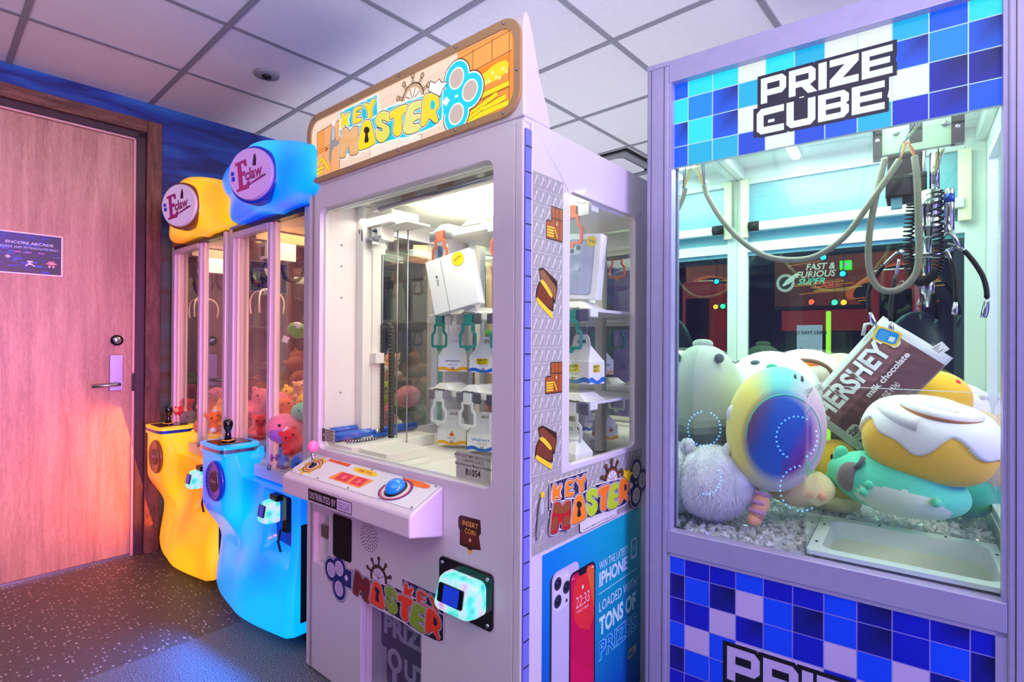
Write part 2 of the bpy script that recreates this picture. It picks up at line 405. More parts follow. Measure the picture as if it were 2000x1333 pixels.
mat('jamb_dark', rgb(58, 36, 44), 0.5, var=.2, vscale=30); mat('jamb_pink', rgb(222, 176, 168), 0.5)
mat('dark_base', rgb(40, 26, 22), 0.5); mat('rear_wall', rgb(40, 52, 66), 0.8, var=.3, vscale=2)

def struct(o): o['kind'] = 'structure'; return o
b = MB(); b.box(-4, 9, -7.2, 0.05, -0.05, 0, 'floor_vinyl'); struct(place(b.build('floor'), FW))
# ceiling: lay-in tiles between T-bars
b = MB(); b.box(-4, 9, -7.2, 0.05, CEIL, CEIL + .05, 'ceiling_tile')
for k in range(-8, 15):
    u = .68 + .597 * k
    if -4 < u < 9: b.box(u - .012, u + .012, -7.2, 0.0, CEIL - .006, CEIL + .001, 'tbar')
for k in range(0, 13):
    v = .022 - .59 * k
    if v < 0: b.box(-4, 9, v - .012, v + .012, CEIL - .005, CEIL + .001, 'tbar')
struct(place(b.build('ceiling'), FW))
# walls
b = MB(); b.loops([[(-4, 0), (-.93, 0), (-.93, 2.362), (.018, 2.362), (.018, 0), (9, 0), (9, CEIL), (-4, CEIL)]], lambda a, z, d: Vector((a, d, z)), 0, .12, 'mural')
struct(place(b.build('wall_left'), FW))
b = MB(); b.box(8.9, 9.0, -7.2, 0, 0, CEIL, 'rear_wall'); struct(place(b.build('wall_back'), FW))
# door
d1 = thing('door_1', FW, 0, 0, 0, None, None); d1['kind'] = 'structure'
MB().box(-.915, .006, .012, .05, .012, 2.350, 'door_wood').build('door_leaf', d1, bevel=.002)
b = MB(); b.box(.006, .0175, 0.0, .08, 0, 2.362, 'jamb_pink'); b.box(-.93, -.918, .0, .08, 0, 2.362, 'jamb_pink'); b.box(-.93, .0175, .0, .08, 2.352, 2.364, 'jamb_pink')
b.build('door_stop', d1)
b = MB(); b.box(-.915, .006, .004, .05, .0, .012, 'steel'); b.build('threshold', d1)
b = MB(); b.box(.006, .016, -.004, .0, .93, 1.03, 'dark_gloss'); b.build('strike_plate', d1)
hd = MB(); hd.box(-.0985, -.038, -.012, .012, .936, 1.134, 'steel'); hd = hd.build('lock_plate', d1, bevel=.002)
h2 = MB(); h2.tube([(-.064, -.012, .973), (-.064, -.055, .973), (-.075, -.062, .973), (-.185, -.062, .968)], .0095, 'steel', n=12); h2.build('door_handle', hd)
h2 = MB(); h2.lathe([(.03, 0), (.029, .012), (.022, .016)], (-.066, -.0, 1.2155), (0, -1, 0), 'dark_gloss'); h2.lathe([(.019, .0), (.019, .019), (.017, .021)], (-.066, -.0, 1.2155), (0, -1, 0), 'chrome')
h2.box(-.068, -.064, -.0222, -.021, 1.209, 1.222, 'black'); h2.build('deadbolt', d1)
# frame around the door
b = MB(); z1 = 2.47
b.box(.0175, .062, -.012, .10, 0, 2.42, 'jamb_dark'); b.box(.062, .137, -.032, .10, 0, z1, 'frame_wood')
b.box(-1.05, -.975, -.032, .10, 0, z1, 'frame_wood'); b.box(-.975, -.93, -.012, .10, 0, 2.42, 'jamb_dark')
struct(place(b.build('trim_1', bevel=.003), FW))
b = MB(); b.box(-.975, .062, -.012, .0, 2.362, 2.42, 'jamb_dark'); b.box(-.975, .062, -.032, .0, 2.42, z1, 'frame_wood_h') if False else None
wood_mat('frame_wood_h', rgb(52, 30, 24), rgb(96, 58, 46), rgb(138, 92, 74), (1.6, 10, 10), 0.55, 9, 9)
b = MB(); b.box(-.975, .062, -.012, -.0, 2.364, 2.40, 'jamb_dark'); b.box(-.975, .062, -.032, -.0, 2.40, z1, 'frame_wood_h')
struct(place(b.build('trim_2', bevel=.003), FW))
b = MB(); b.box(.138, 8.9, -.014, -.0, 0, .11, 'dark_base'); struct(place(b.build('baseboard_left'), FW))
# sign on the door
s = thing('door_sign', FW, -.4, .012, 1.545, 'blue arcade attendants notice with white border taped on the wooden door', 'sign')
MB().box(-.17, .1, -.006, 0, 0, .21, 'white_plastic').build('backing', s)
A = Art(lambda a, z, d: Vector((a, -.006 - d, z)), 'print')
rr_ = random.Random(3)
A.rect(-.165, .094, .006, .204, (rgb(6, 8, 60), rgb(16, 8, 40), rgb(20, 16, 90), rgb(10, 30, 150)))
for k in range(60):
    x = rr_.uniform(-.16, .06); z = rr_.uniform(.01, .19); w = rr_.uniform(.01, .035); A.rect(x, x + w, z, z + rr_.uniform(.002, .008), rgb(10, rr_.randint(20, 110), rr_.randint(150, 250)))
A.text('ENCORE ARCADE', .062, .150, .013, rgb(200, 215, 255), .02, 1.25, align='R')
A.text('ARCADE AND ATTENDANTS ONLY', .084, .128, .0105, rgb(190, 205, 250), .01, 1.0, align='R')
for x in (-.075, -.035, .015): A.rect(x - .012, x + .012, .108, .112, rgb(230, 90, 220))
def pix(rows, x, z, p, cmap):
    for j, r in enumerate(rows):
        for i, ch in enumerate(r):
            if ch in cmap: A.rect(x + i * p, x + i * p + p, z - j * p, z - j * p + p, cmap[ch])
cm = {'w': rgb(220, 220, 240), 'p': rgb(230, 130, 150), 'b': rgb(90, 120, 240), 'r': rgb(190, 50, 60)}
pix(['.ppp.', 'ppwpp', '.rrr.', '.w.w.'], .035, .066, .008, cm); pix(['.www.', '.bw..', '.www.', 'w...w'], -.045, .062, .007, cm); pix(['.ww.', 'wbbw', '.ww.'], -.12, .085, .005, cm)
A.build('printed_sheet', s)
# ceiling sensor and cassette vent
s = thing('ceiling_sensor', FW, .377, -.85, CEIL, 'small round white sensor with a dark eye, flush in a ceiling tile', 'sensor')
MB().lathe([(.062, 0), (.060, -.008), (.04, -.012)], (0, 0, 0), (0, 0, 1), 'tbar').build('trim_ring', s)
b = MB(); b.lathe([(.024, -.010), (.022, -.02), (.012, -.024)], (0, 0, 0), (0, 0, 1), 'black'); b.build('lens', s)
s = thing('ceiling_vent', FW, 2.78, -1.43, CEIL, 'grey four-way air vent recessed in the ceiling behind the tall white prize machine', 'vent')
b = MB(); b.loops([rrect(-.29, .29, -.29, .29, .02), rrect(-.2, .2, -.2, .2, .05)], fid, -.012, 0, 'black'); b.build('frame', s)
b = MB(); b.loops([rrect(-.27, .27, -.27, .27, .03), rrect(-.21, .21, -.21, .21, .05)], fid, -.024, -.012, 'tbar'); b.build('rim', s)
b = MB(); b.loops([rrect(-.19, .19, -.19, .19, .05)], fid, -.02, -.005, 'ceiling_tile'); b.build('grille', s)

# ---------------------------------------------------------------- rear aisle, seen through the glass cube
def hc(x, y, v): return FC.hit(x, y, v=v)
mat('red_shell', rgb(150, 28, 22), .35, emis=rgb(190, 40, 20), es=.25); mat('navy_shell', rgb(14, 30, 66), .3); mat('grey_shell', rgb(120, 130, 130), .4)
mat('lime_lit', rgb(190, 230, 40), .3, emis=rgb(190, 235, 40), es=.9); mat('paper', rgb(232, 226, 220), .8); mat('seat_black', rgb(18, 22, 34), .45)
V = 2.3
p0 = hc(1512, 600, V); p1 = hc(1835, 470, V)
mw_, mz0, mz1 = p1.x - p0.x, p0.z, hc(1512, 508, V).z
s = thing('racing_cabinet', FC, p0.x, V, 0, 'black and orange racing arcade machine with a lit car banner in the rear aisle', 'arcade machine')
b = MB(); b.box(0, mw_, .02, .7, mz0 - .02, mz1 + .02, 'black'); b.box(.05, mw_ - .05, .1, .8, 0, mz0, 'dark_gloss'); b.build('cabinet', s)
A = Art(lambda a, z, d: Vector((a, .015 - d, z)), 'print_lit')
A.rect(0, mw_, mz0, mz1, (rgb(70, 24, 10), rgb(190, 60, 14), rgb(150, 48, 14), rgb(110, 50, 30)))
H_ = mz1 - mz0; rr_ = random.Random(5)
A.add([(mw_ * .45, mz0 + H_ * .25), (mw_ * .6, mz0 + H_ * .55), (mw_ * .75, mz0 + H_ * .8), (mw_ * .95, mz0 + H_ * .72), (mw_, mz0 + H_ * .4), (mw_, mz0 + .02), (mw_ * .5, mz0 + .02)], rgb(232, 84, 16), 2)
A.add([(mw_ * .62, mz0 + H_ * .55), (mw_ * .75, mz0 + H_ * .74), (mw_ * .9, mz0 + H_ * .66), (mw_ * .93, mz0 + H_ * .5)], rgb(24, 12, 10), 1)
A.add(ring(mw_ * .62, mz0 + H_ * .2, .09, .07), rgb(12, 8, 8)); A.add(ring(mw_ * .93, mz0 + H_ * .2, .09, .07), rgb(12, 8, 8))
for k in range(14): z = mz0 + rr_.uniform(.02, H_ - .02); x = rr_.uniform(0, mw_ * .8); A.line((x, z), (x + rr_.uniform(.1, .3), z + .02), .006, rgb(230, rr_.randint(90, 170), 40))
A.add(ring(mw_ * .075, mz0 + H_ * .5, .055, .06), rgb(210, 200, 190)); A.add(ring(mw_ * .075, mz0 + H_ * .5, .038, .042), rgb(60, 60, 60)); A.add([(mw_ * .04, mz0 + H_ * .4), (mw_ * .13, mz0 + H_ * .52), (mw_ * .17, mz0 + H_ * .72), (mw_ * .09, mz0 + H_ * .6)], rgb(240, 240, 230), 1)
A.text('FAST &', mw_ * .31, mz0 + H_ * .74, H_ * .13, rgb(250, 240, 220), .02, 1, shear=.2, align='C', fit=mw_ * .19)
A.text('FURIOUS', mw_ * .28, mz0 + H_ * .59, H_ * .13, rgb(250, 240, 220), .02, 1, shear=.2, align='C', fit=mw_ * .26)
A.text('SUPER', mw_ * .25, mz0 + H_ * .45, H_ * .12, rgb(120, 240, 210), .02, 1, shear=.3, align='C', fit=mw_ * .18); A.text('CARS', mw_ * .35, mz0 + H_ * .36, H_ * .12, rgb(250, 90, 60), .02, 1, shear=.3, align='C', fit=mw_ * .16)
A.build('banner', s)
b = MB(); q0 = hc(1512, 690, V); b.box(.05, mw_ * .9, -.02, .1, mz0 - .16, mz0 - .03, 'red_shell'); b.build('trim_panel', s)
def stand(name, x0, x1, y0, y1, v, depth, mat_, label, cat, to_floor=True, bev=.03):
    a = hc(x0, y1, v); c_ = hc(x1, y0, v); s = thing(name, FC, a.x, v, 0, label, cat)
    b = MB(); b.box(0, c_.x - a.x, 0, depth, 0 if to_floor else a.z, c_.z, mat_); b.build('body', s, bevel=bev); return s, c_.x - a.x, a.z, c_.z
s, w, z0, z1 = stand('racing_cabinet', 1700, 1800, 520, 900, 1.95, .3, 'red_shell', 'red glossy arcade machine standing right of the car banner in the rear aisle', 'arcade machine')
b = MB(); b.box(.04, w - .04, -.02, .01, z1 - .4, z1 - .12, 'dark_gloss'); b.build('screen', s)
s = thing('bucket_seat', FC, hc(1790, 640, 1.7).x, 1.7, 0, 'dark navy bucket seat seen through the back glass beside the red machine', 'seat')
zt = hc(1790, 600, 1.7).z
b = MB(); b.ell((0, 0, zt - .3), (.15, .08, .28), 'seat_black', nu=20); b.build('backrest', s); b = MB(); b.ell((0, -.18, zt - .62), (.17, .2, .09), 'seat_black'); b.build('seat_cushion', s)
b = MB(); b.tube([(0, -.1, zt - .7), (0, -.1, 0)], .05, 'steel'); b.build('pedestal', s)
s, w, z0, z1 = stand('glass_game_cabinet', 1322, 1420, 640, 900, 2.0, .6, 'grey_shell', 'grey arcade cabinet low at the far left of the rear aisle', 'arcade machine')
s, w, z0, z1 = stand('light_post', 1611, 1622, 608, 1300, 1.9, .04, 'lime_lit', 'lime green glowing post in front of the racing machine', 'post', bev=.004)
a = hc(1556, 722, 1.70); c_ = hc(1606, 635, 1.70)
s = thing('notice_stand', FC, a.x, 1.70, 0, 'white printed notice sheet on a thin stand beside the lime post', 'sign')
A = Art(lambda x, z, d: Vector((x, -d - .004, z))); w = c_.x - a.x
MB().box(0, w, 0, .006, a.z, c_.z, 'paper').build('sheet', s); A.text('DO NOT LEAN', w / 2, c_.z - .05, .018, rgb(60, 50, 50), .01, align='C'); A.build('heading', s); A = Art(lambda x, z, d: Vector((x, -d - .004, z))); A.text('Thank you', w / 2, c_.z - .14, .016, rgb(60, 50, 50), .0, align='C'); A.build('lettering', s)
b = MB(); b.tube([(w / 2, .01, a.z + .1), (w / 2, .01, 0)], .008, 'steel'); b.box(w / 2 - .12, w / 2 + .12, -.1, .1, 0, .01, 'steel'); b.build('stand', s)
a = hc(1640, 526, 2.2); c_ = hc(1662, 508, 2.2)
s = thing('exit_panel', FC, a.x, 2.2, a.z, 'small lit green panel on the wall of the rear aisle, above the car banner', 'sign')
mat('green_lit', rgb(60, 200, 60), .4, emis=rgb(70, 220, 70), es=1.2)
MB().box(0, c_.x - a.x, 0, .08, 0, c_.z - a.z, 'green_lit').build('panel', s); MB().box((c_.x - a.x) * .25, (c_.x - a.x) * .75, -.004, 0, (c_.z - a.z) * .35, (c_.z - a.z) * .65, 'white_plastic').build('arrow', s)
for nm, c1 in (('red', (255, 70, 40)), ('blue', (40, 170, 255)), ('orange', (255, 150, 30)), ('green', (60, 230, 150))):
    mat('dot_' + nm, rgb(*c1), .3, emis=rgb(*c1), es=3.0)
for (x, y, nm, lab) in ((1567, 466, 'red', 'red round indicator lamp high on the left in the rear aisle'), (1592, 466, 'blue', 'blue round lamp level with the red one, high in the rear aisle'),
        (1608, 503, 'blue', 'blue round lamp just above the racing banner lettering'), (1646, 535, 'blue', 'blue round lamp under the small green panel'),
        (1585, 590, 'red', 'red round lamp below the racing banner'), (1630, 591, 'green', 'green round lamp below the racing banner'), (1648, 591, 'orange', 'orange round lamp below the racing banner, right of the green one')):
    p = hc(x, y, 1.6); s = thing('indicator_lamp', FC, p.x, 1.6, p.z, lab, 'lamp', 'coloured indicator lamps in the rear aisle')
    MB().ell((0, 0, 0), .014, 'dot_' + nm, nu=12, nv=8).build('bulb', s); b = MB(); b.lathe([(.02, .012), (.02, .0)], (0, 0, 0), (0, 1, 0), 'black', n=12); b.tube([(0, .012, 0), (0, .012, CEIL - p.z)], .0015, 'black', n=5); b.build('socket', s)
# ================================================================ LOGO ARTWORK (traced once, printed three times)
LG={
'K':[(0.018,0.172),(0.031,0.173),(0.037,0.168),(0.037,0.156),(0.049,0.166),(0.061,0.166),(0.064,0.161),(0.051,0.145),(0.062,0.125),(0.049,0.125),(0.037,0.141),(0.032,0.127),(0.018,0.126),(0.015,0.133)],
'E':[(0.079,0.172),(0.119,0.169),(0.125,0.164),(0.122,0.158),(0.096,0.16),(0.096,0.153),(0.117,0.151),(0.119,0.144),(0.096,0.145),(0.095,0.137),(0.12,0.135),(0.124,0.13),(0.12,0.123),(0.083,0.124),(0.078,0.128)],
'Y':[(0.133,0.17),(0.145,0.17),(0.156,0.158),(0.173,0.171),(0.185,0.17),(0.187,0.161),(0.17,0.146),(0.174,0.123),(0.158,0.119),(0.15,0.125),(0.151,0.145),(0.135,0.161)],
'M':[(0.021,0.123),(0.032,0.126),(0.05,0.123),(0.059,0.115),(0.065,0.105),(0.074,0.115),(0.087,0.117),(0.104,0.113),(0.109,0.107),(0.107,0.044),(0.104,0.034),(0.088,0.034),(0.066,0.039),(0.062,0.047),(0.06,0.062),(0.051,0.065),(0.044,0.041),(0.037,0.038),(0.013,0.041),(0.006,0.049)],
'M2':[(0.025,0.118),(0.052,0.117),(0.061,0.102),(0.066,0.1),(0.08,0.11),(0.101,0.109),(0.1,0.08),(0.02,0.093)],
'M3':[(0.02,0.085),(0.043,0.081),(0.043,0.065),(0.033,0.048),(0.012,0.05)],
'M4':[(0.069,0.077),(0.1,0.072),(0.097,0.042),(0.067,0.046)],
'A':[(0.126,0.117),(0.141,0.121),(0.158,0.118),(0.168,0.111),(0.189,0.052),(0.187,0.044),(0.166,0.04),(0.119,0.04),(0.106,0.046),(0.105,0.053)],
'H1':[(0.148,0.101),(0.158,0.095),(0.163,0.087),(0.158,0.082),(0.152,0.08),(0.161,0.054),(0.135,0.057),(0.143,0.081),(0.136,0.088),(0.134,0.096),(0.14,0.101)],
'S':[(0.242,0.118),(0.216,0.126),(0.197,0.122),(0.186,0.111),(0.189,0.095),(0.206,0.084),(0.221,0.077),(0.219,0.069),(0.206,0.074),(0.195,0.087),(0.187,0.082),(0.191,0.058),(0.206,0.042),(0.225,0.039),(0.245,0.046),(0.254,0.06),(0.249,0.077),(0.229,0.088),(0.216,0.096),(0.218,0.102),(0.231,0.097),(0.242,0.088),(0.252,0.09),(0.251,0.109)],
'T':[(0.255,0.117),(0.315,0.117),(0.327,0.112),(0.325,0.096),(0.301,0.094),(0.304,0.046),(0.288,0.038),(0.272,0.046),(0.265,0.055),(0.273,0.095),(0.256,0.092),(0.249,0.1)],
'F':[(0.327,0.115),(0.378,0.11),(0.384,0.104),(0.382,0.089),(0.351,0.091),(0.349,0.079),(0.376,0.077),(0.379,0.063),(0.349,0.063),(0.349,0.054),(0.376,0.052),(0.379,0.038),(0.364,0.031),(0.328,0.034),(0.309,0.045),(0.308,0.057)],
'R':[(0.385,0.118),(0.413,0.118),(0.434,0.109),(0.448,0.094),(0.448,0.073),(0.432,0.064),(0.448,0.038),(0.435,0.034),(0.417,0.05),(0.409,0.056),(0.401,0.042),(0.384,0.038),(0.378,0.048)],
'H2':[(0.416,0.095),(0.424,0.096),(0.432,0.089),(0.433,0.076),(0.424,0.071),(0.416,0.076)],
'crown':[(0.416,0.145),(0.431,0.134),(0.447,0.14),(0.455,0.129),(0.477,0.124),(0.458,0.112),(0.45,0.098),(0.408,0.124)],
'shKEY':[(0.010,0.178),(0.068,0.178),(0.129,0.177),(0.192,0.178),(0.195,0.110),(0.010,0.110)],
'shM':[(0.05,0.118),(0.13,0.112),(0.195,0.120),(0.242,0.127),(0.456,0.112),(0.456,0.041),(0.425,0.03),(0.335,0.028),(0.288,0.035),(0.2,0.041),(0.111,0.039),(0.096,0.032),(0.045,0.05)],
'plate':[(0.158,0.044),(0.376,0.024),(0.377,0.007),(0.364,0.002),(0.175,0.002),(0.161,0.008)],
}
def logo(A, ox, oz, k, pal, key=(0, 0), keyring='R', master=(0, 0), text=True, hook=True):
    """pal: shadow, outline, hatch, KEY, border M, inner M, a, s, t, f, r, keyring, wheel, crown, plate"""
    def T(p, d=(0, 0)): return [(ox + (a + d[0]) * k, oz + (b + d[1]) * k) for a, b in p]
    g = k
    if text:
        A.add(grow(T(LG['plate']), .0015), rgb(40, 34, 40)); A.add(T(LG['plate']), pal['plate'])
        A.text('Copyright KOMUSE CO.,LTD. All Rights Reserved', ox + .268 * k, oz + .0065 * k, .006 * k, rgb(50, 40, 46), .01, align='C', fit=.19 * k)
    wx, wz = (.418, .12) if keyring == 'R' else (.155, .135)
    if keyring == 'L': wx, wz = .15, .128
    for a in (25, 60, 95, 130, 165):
        c, s_ = math.cos(R(a)), math.sin(R(a)); p0 = (ox + (wx - .09 + c * .03 if keyring == 'R' else wx + c * .03) * k, oz + (wz + s_ * .03) * k)
    cx = wx - .075 if keyring == 'R' else wx
    def pt(a, r_): return (ox + (cx + math.cos(R(a)) * r_) * k, oz + (wz + math.sin(R(a)) * r_) * k)
    for a in (20, 55, 90, 125, 160):
        A.line(pt(a, .03), pt(a, .066), .009 * k, rgb(30, 18, 14)); A.line(pt(a, .03), pt(a, .064), .006 * k, pal['wheel'])
        q = pt(a, .064); A.add(ring(q[0], q[1], .0075 * k, n=10), rgb(30, 18, 14)); A.add(ring(q[0], q[1], .0055 * k, n=10), pal['wheel'])
    q = pt(0, 0); A.add(ring(q[0], q[1], .045 * k), rgb(30, 18, 14)); A.add(ring(q[0], q[1], .042 * k), pal['wheel']); A.add(ring(q[0], q[1], .033 * k), pal['plate'])
    for a in (30, 70, 110, 150): A.line(pt(0, 0), pt(a, .032), .002 * k, rgb(60, 40, 40))
    # ring key
    kx = .505 if keyring == 'R' else -.085
    rs = ((.60, .112), (.645, .080), (.60, .047)) if keyring == 'R' else ((-.075, .100), (-.125, .082), (-.075, .030))
    if keyring == 'R': rs = ((.505, .125), (.550, .083), (.505, .040))
    cen = [(ox + a * k, oz + b * k) for a, b in rs]; r1 = .040 * k
    bx = ox + (.470 if keyring == 'R' else -.030) * k; bz = oz + .08 * k
    for grow_, colr in ((.006 * k, rgb(20, 22, 50)), (.0035 * k, pal['outline']), (.0, pal['ring'])):
        for c in cen: A.add(ring(c[0], c[1], r1 + grow_), colr)
        A.add([(bx - .028 * k - grow_, bz - .03 * k), (bx + .03 * k + grow_, bz - .03 * k - grow_), (bx + .03 * k + grow_, bz + .03 * k + grow_), (bx - .028 * k - grow_, bz + .03 * k)], colr)
    for c in cen: A.add(ring(c[0], c[1], .026 * k), pal['outline']); A.add(ring(c[0], c[1], .0225 * k), pal['hole'])
    A.add([(bx - .012 * k, bz), (bx, bz + .012 * k), (bx + .012 * k, bz), (bx, bz - .012 * k)], pal['outline'])
    if hook:
        A.add(T([(-.035, .150), (-.016, .148), (-.012, .10), (.006, .097), (.008, .083), (-.03, .083), (-.036, .04), (-.05, .042), (-.046, .09)]), rgb(150, 150, 150), 1)
        A.add(T([(-.032, .146), (-.019, .145), (-.016, .105), (-.034, .103)]), rgb(196, 196, 196), 1); q = T([(-.024, .155)])[0]; A.add(star(q[0], q[1], .006 * k, .012 * k, 7), pal['crown'])
    A.add(grow(T(LG['shKEY'], key), .003 * k), pal['outline']); A.add(T(LG['shKEY'], key), pal['shadow'])
    for i in range(16):
        x = .014 + i * .0115; A.line(T([(x, .112)], key)[0], T([(x + .014, .176)], key)[0] if x + .014 < .19 else T([(.19, .135)], key)[0], .0022 * k, pal['hatch'])
    A.add(grow(T(LG['shM'], master), .004 * k), pal['outline']); A.add(T(LG['shM'], master), pal['shadow'])
    def glyph(n, colr, d):
        p = chaikin(T(LG[n], d), 2)
        A.add(grow(p, .0042 * k), pal['outline']); A.add(grow(p, .0022 * k), rgb(36, 22, 20)); A.add(p, pal['light'](colr)); A.add([(a + .0006 * k, b_ - .0012 * k) for a, b_ in grow(p, -.0016 * k)], colr)
    for n in 'KEY': glyph(n, pal['KEY'], key)
    glyph('M', pal['M'], master)
    for n in ('M2', 'M3', 'M4'): A.add(T(LG[n], master), pal['Mi'], 1)
    for n in 'STFRA': glyph(n, pal[n], master)
    A.add(T(LG['H1'], master), pal['key'], 1); A.add(T(LG['H2'], master), pal['shadow'], 1)
    if keyring == 'R': p = T(LG['crown'], master); A.add(grow(p, .002 * k), rgb(60, 40, 20)); A.add(p, pal['crown'])
def lighter(c): return tuple(min(1, x * .6 + .4) for x in c[:3]) + (1,)
PAL_SIDE = dict(shadow=rgb(34, 28, 70), outline=rgb(236, 230, 226), hatch=rgb(90, 96, 150), KEY=rgb(255, 138, 20), M=rgb(190, 24, 14), Mi=rgb(150, 84, 26), A=rgb(255, 140, 20), S=rgb(190, 225, 30),
                T=rgb(255, 128, 20), F=rgb(190, 225, 30), R=rgb(255, 128, 20), key=rgb(40, 24, 20), ring=rgb(24, 18, 72), hole=rgb(190, 186, 170), wheel=rgb(130, 70, 40), crown=rgb(250, 214, 20), plate=rgb(236, 232, 224), light=lighter)
PAL_FRONT = dict(PAL_SIDE, KEY=rgb(245, 62, 22), M=rgb(130, 22, 16), Mi=rgb(116, 26, 18), A=rgb(248, 66, 24), S=rgb(138, 172, 36), T=rgb(248, 60, 22), F=rgb(138, 172, 36), R=rgb(248, 60, 22), ring=rgb(30, 34, 110), hole=rgb(196, 176, 216), wheel=rgb(84, 52, 34), shadow=rgb(20, 18, 40), outline=rgb(232, 214, 240), plate=rgb(226, 210, 236))
PAL_TOP = dict(PAL_SIDE, KEY=rgb(255, 222, 30), M=rgb(236, 178, 110), Mi=rgb(240, 186, 130), A=rgb(255, 226, 20), S=rgb(236, 226, 90), T=rgb(255, 226, 40), F=rgb(232, 232, 130), R=rgb(255, 222, 50), ring=rgb(20, 214, 236), hole=rgb(206, 186, 176), wheel=rgb(206, 170, 130), crown=rgb(250, 248, 246), plate=rgb(248, 232, 214), shadow=rgb(30, 206, 226), outline=rgb(255, 250, 240), hatch=rgb(20, 170, 200))
def key_pattern(A, x0, x1, z0, z1, px, pz, bgc, linec, keyc):
    A.rect(x0, x1, z0, z1, bgc); L = []; G = []
    n = int(round((x1 - x0) / px)); m = int((z1 - z0) / pz + .5)
    for i in range(n + 1): x = x0 + i * px; x = min(x, x1); G.append([(x - .0005, z0), (x + .0005, z0), (x + .0005, z1), (x - .0005, z1)])
    for j in range(m + 1):
        z = z1 - j * pz
        if z > z0: G.append([(x0, z - .0006), (x1, z - .0006), (x1, z + .0006), (x0, z + .0006)])
    for i in range(n):
        for j in range(m):
            cx = x0 + (i + .5) * px; cz = z1 - (j + .5) * pz
            if cz < z0 + pz * .45: continue
            c = [(-.16, -.36), (-.30, -.30), (-.22, -.16), (.02, .12), (.06, .28), (.22, .38), (.34, .28), (.28, .12), (.14, .06), (-.06, -.2)]
            L.append([(cx + a * px, cz + b_ * pz) for a, b_ in c])
    A.flat(G, linec); A.flat(L, keyc)
def chest(A, cx, cz, w, h, rot=0, brown=rgb(176, 84, 28), openlid=False):
    c, s_ = math.cos(R(rot)), math.sin(R(rot))
    def P(p): return [(cx + (a * c - b_ * s_) * w, cz + (a * s_ + b_ * c) * h) for a, b_ in p]
    dk = rgb(60, 28, 16); yl = rgb(250, 214, 40)
    if openlid:
        A.add(P([(-.3, .5), (-.2, .1), (.35, -.25), (.5, .05), (.5, .2), (-.1, .5)]), dk); A.add(P([(-.27, .45), (-.16, .14), (.36, -.18), (.46, .06), (-.1, .46)]), brown)
        A.add(P([(-.45, .12), (-.3, .25), (-.1, .2), (.3, -.12), (.25, -.4), (-.05, -.3), (-.5, -.05)]), dk); A.add(P([(-.4, .1), (-.3, .2), (-.1, .14), (.25, -.15), (.2, -.34), (-.05, -.24), (-.45, -.04)]), rgb(120, 52, 26))
        A.add(P([(-.3, .26), (-.12, .28), (.26, -.06), (.2, -.14), (-.1, .12)]), yl, 1)
        for i in range(3): A.add(P([(-.5 + i * .06, -.1 - i * .05), (-.44 + i * .06, -.04 - i * .05), (.2, -.42 - i * .04), (.18, -.5 - i * .02)]), yl)
    else:
        A.add(P([(-.2, .5), (.5, .5), (.5, -.5), (-.5, -.5), (-.5, .0), (-.42, .08), (-.2, .06)]), dk); A.add(P([(-.16, .47), (.47, .47), (.47, -.46), (-.47, -.46), (-.47, -.02), (-.4, .04), (-.16, .02)]), brown)
        for x in (.05, .27): A.line(P([(x, .47)])[0], P([(x, -.46)])[0], .03 * w, dk)
        A.line(P([(-.16, .14)])[0], P([(.47, .14)])[0], .03 * h, dk); A.add(P([(.1, .06), (.18, .06), (.18, -.04), (.1, -.04)]), rgb(220, 180, 150))
        for i in range(4): A.add(P([(-.44, -.12 - i * .08), (-.05, -.12 - i * .08), (-.05, -.17 - i * .08), (-.44, -.17 - i * .08)]), yl)
        A.add(P([(-.05, -.1), (.0, -.1), (.2, -.4), (.14, -.4)]), yl)
def tube_fn(fr): return lambda x, y, **k: fr.hit(x, y, **k)
hk = FK.hit
# ================================================================ KEY PRIZE MACHINE (white, centre)
KW, KD, KT = 1.035, .84, 1.785
km = thing('key_prize_machine', FK, 0, 0, 0, 'tall white key game cabinet with a lit golden banner and pink ball joystick', 'arcade machine')
front = lambda a, z, d: Vector((a, -d, z)); side = lambda a, z, d: Vector((KW + d, a, z))
WIN = rrect(.075, .928, .822, 1.700, .028)
b = MB(); b.loops([[(0, .008), (KW - .032, .008), (KW - .032, KT), (0, KT)], WIN, rrect(.348, .652, .055, .350, .012), rrect(.050, .148, .402, .588, .006)], front, -.022, 0, 'white_paint')
b.build('front_door', km, bevel=.006, seg=3)
b = MB(); b.loops([rrect(.066, .937, .812, 1.709, .032), rrect(.082, .921, .829, 1.693, .026)], front, -.03, -.02, 'cream_inside'); b.build('window_gasket', km)
b = MB(); b.box(.070, .933, .012, .017, .818, 1.704, 'glass'); b.build('front_window', km)
# corner edge trim; blue light along the hinge gap is put into the strip's colour
b = MB(); b.box(KW - .032, KW - .004, .0, .03, .02, KT - .004, 'white_paint'); b.build('corner_post', km, bevel=.005, seg=3)
mat('hinge_violet', rgb(120, 124, 214), .3)
b = MB(); b.box(KW - .004, KW + .001, .004, .028, .03, KT - .03, 'hinge_violet')
for i in range(26): b.box(KW + .001, KW + .002, .004, .028, .06 + i * .066, .0625 + i * .066, 'black')
b.build('hinge_strip', km)
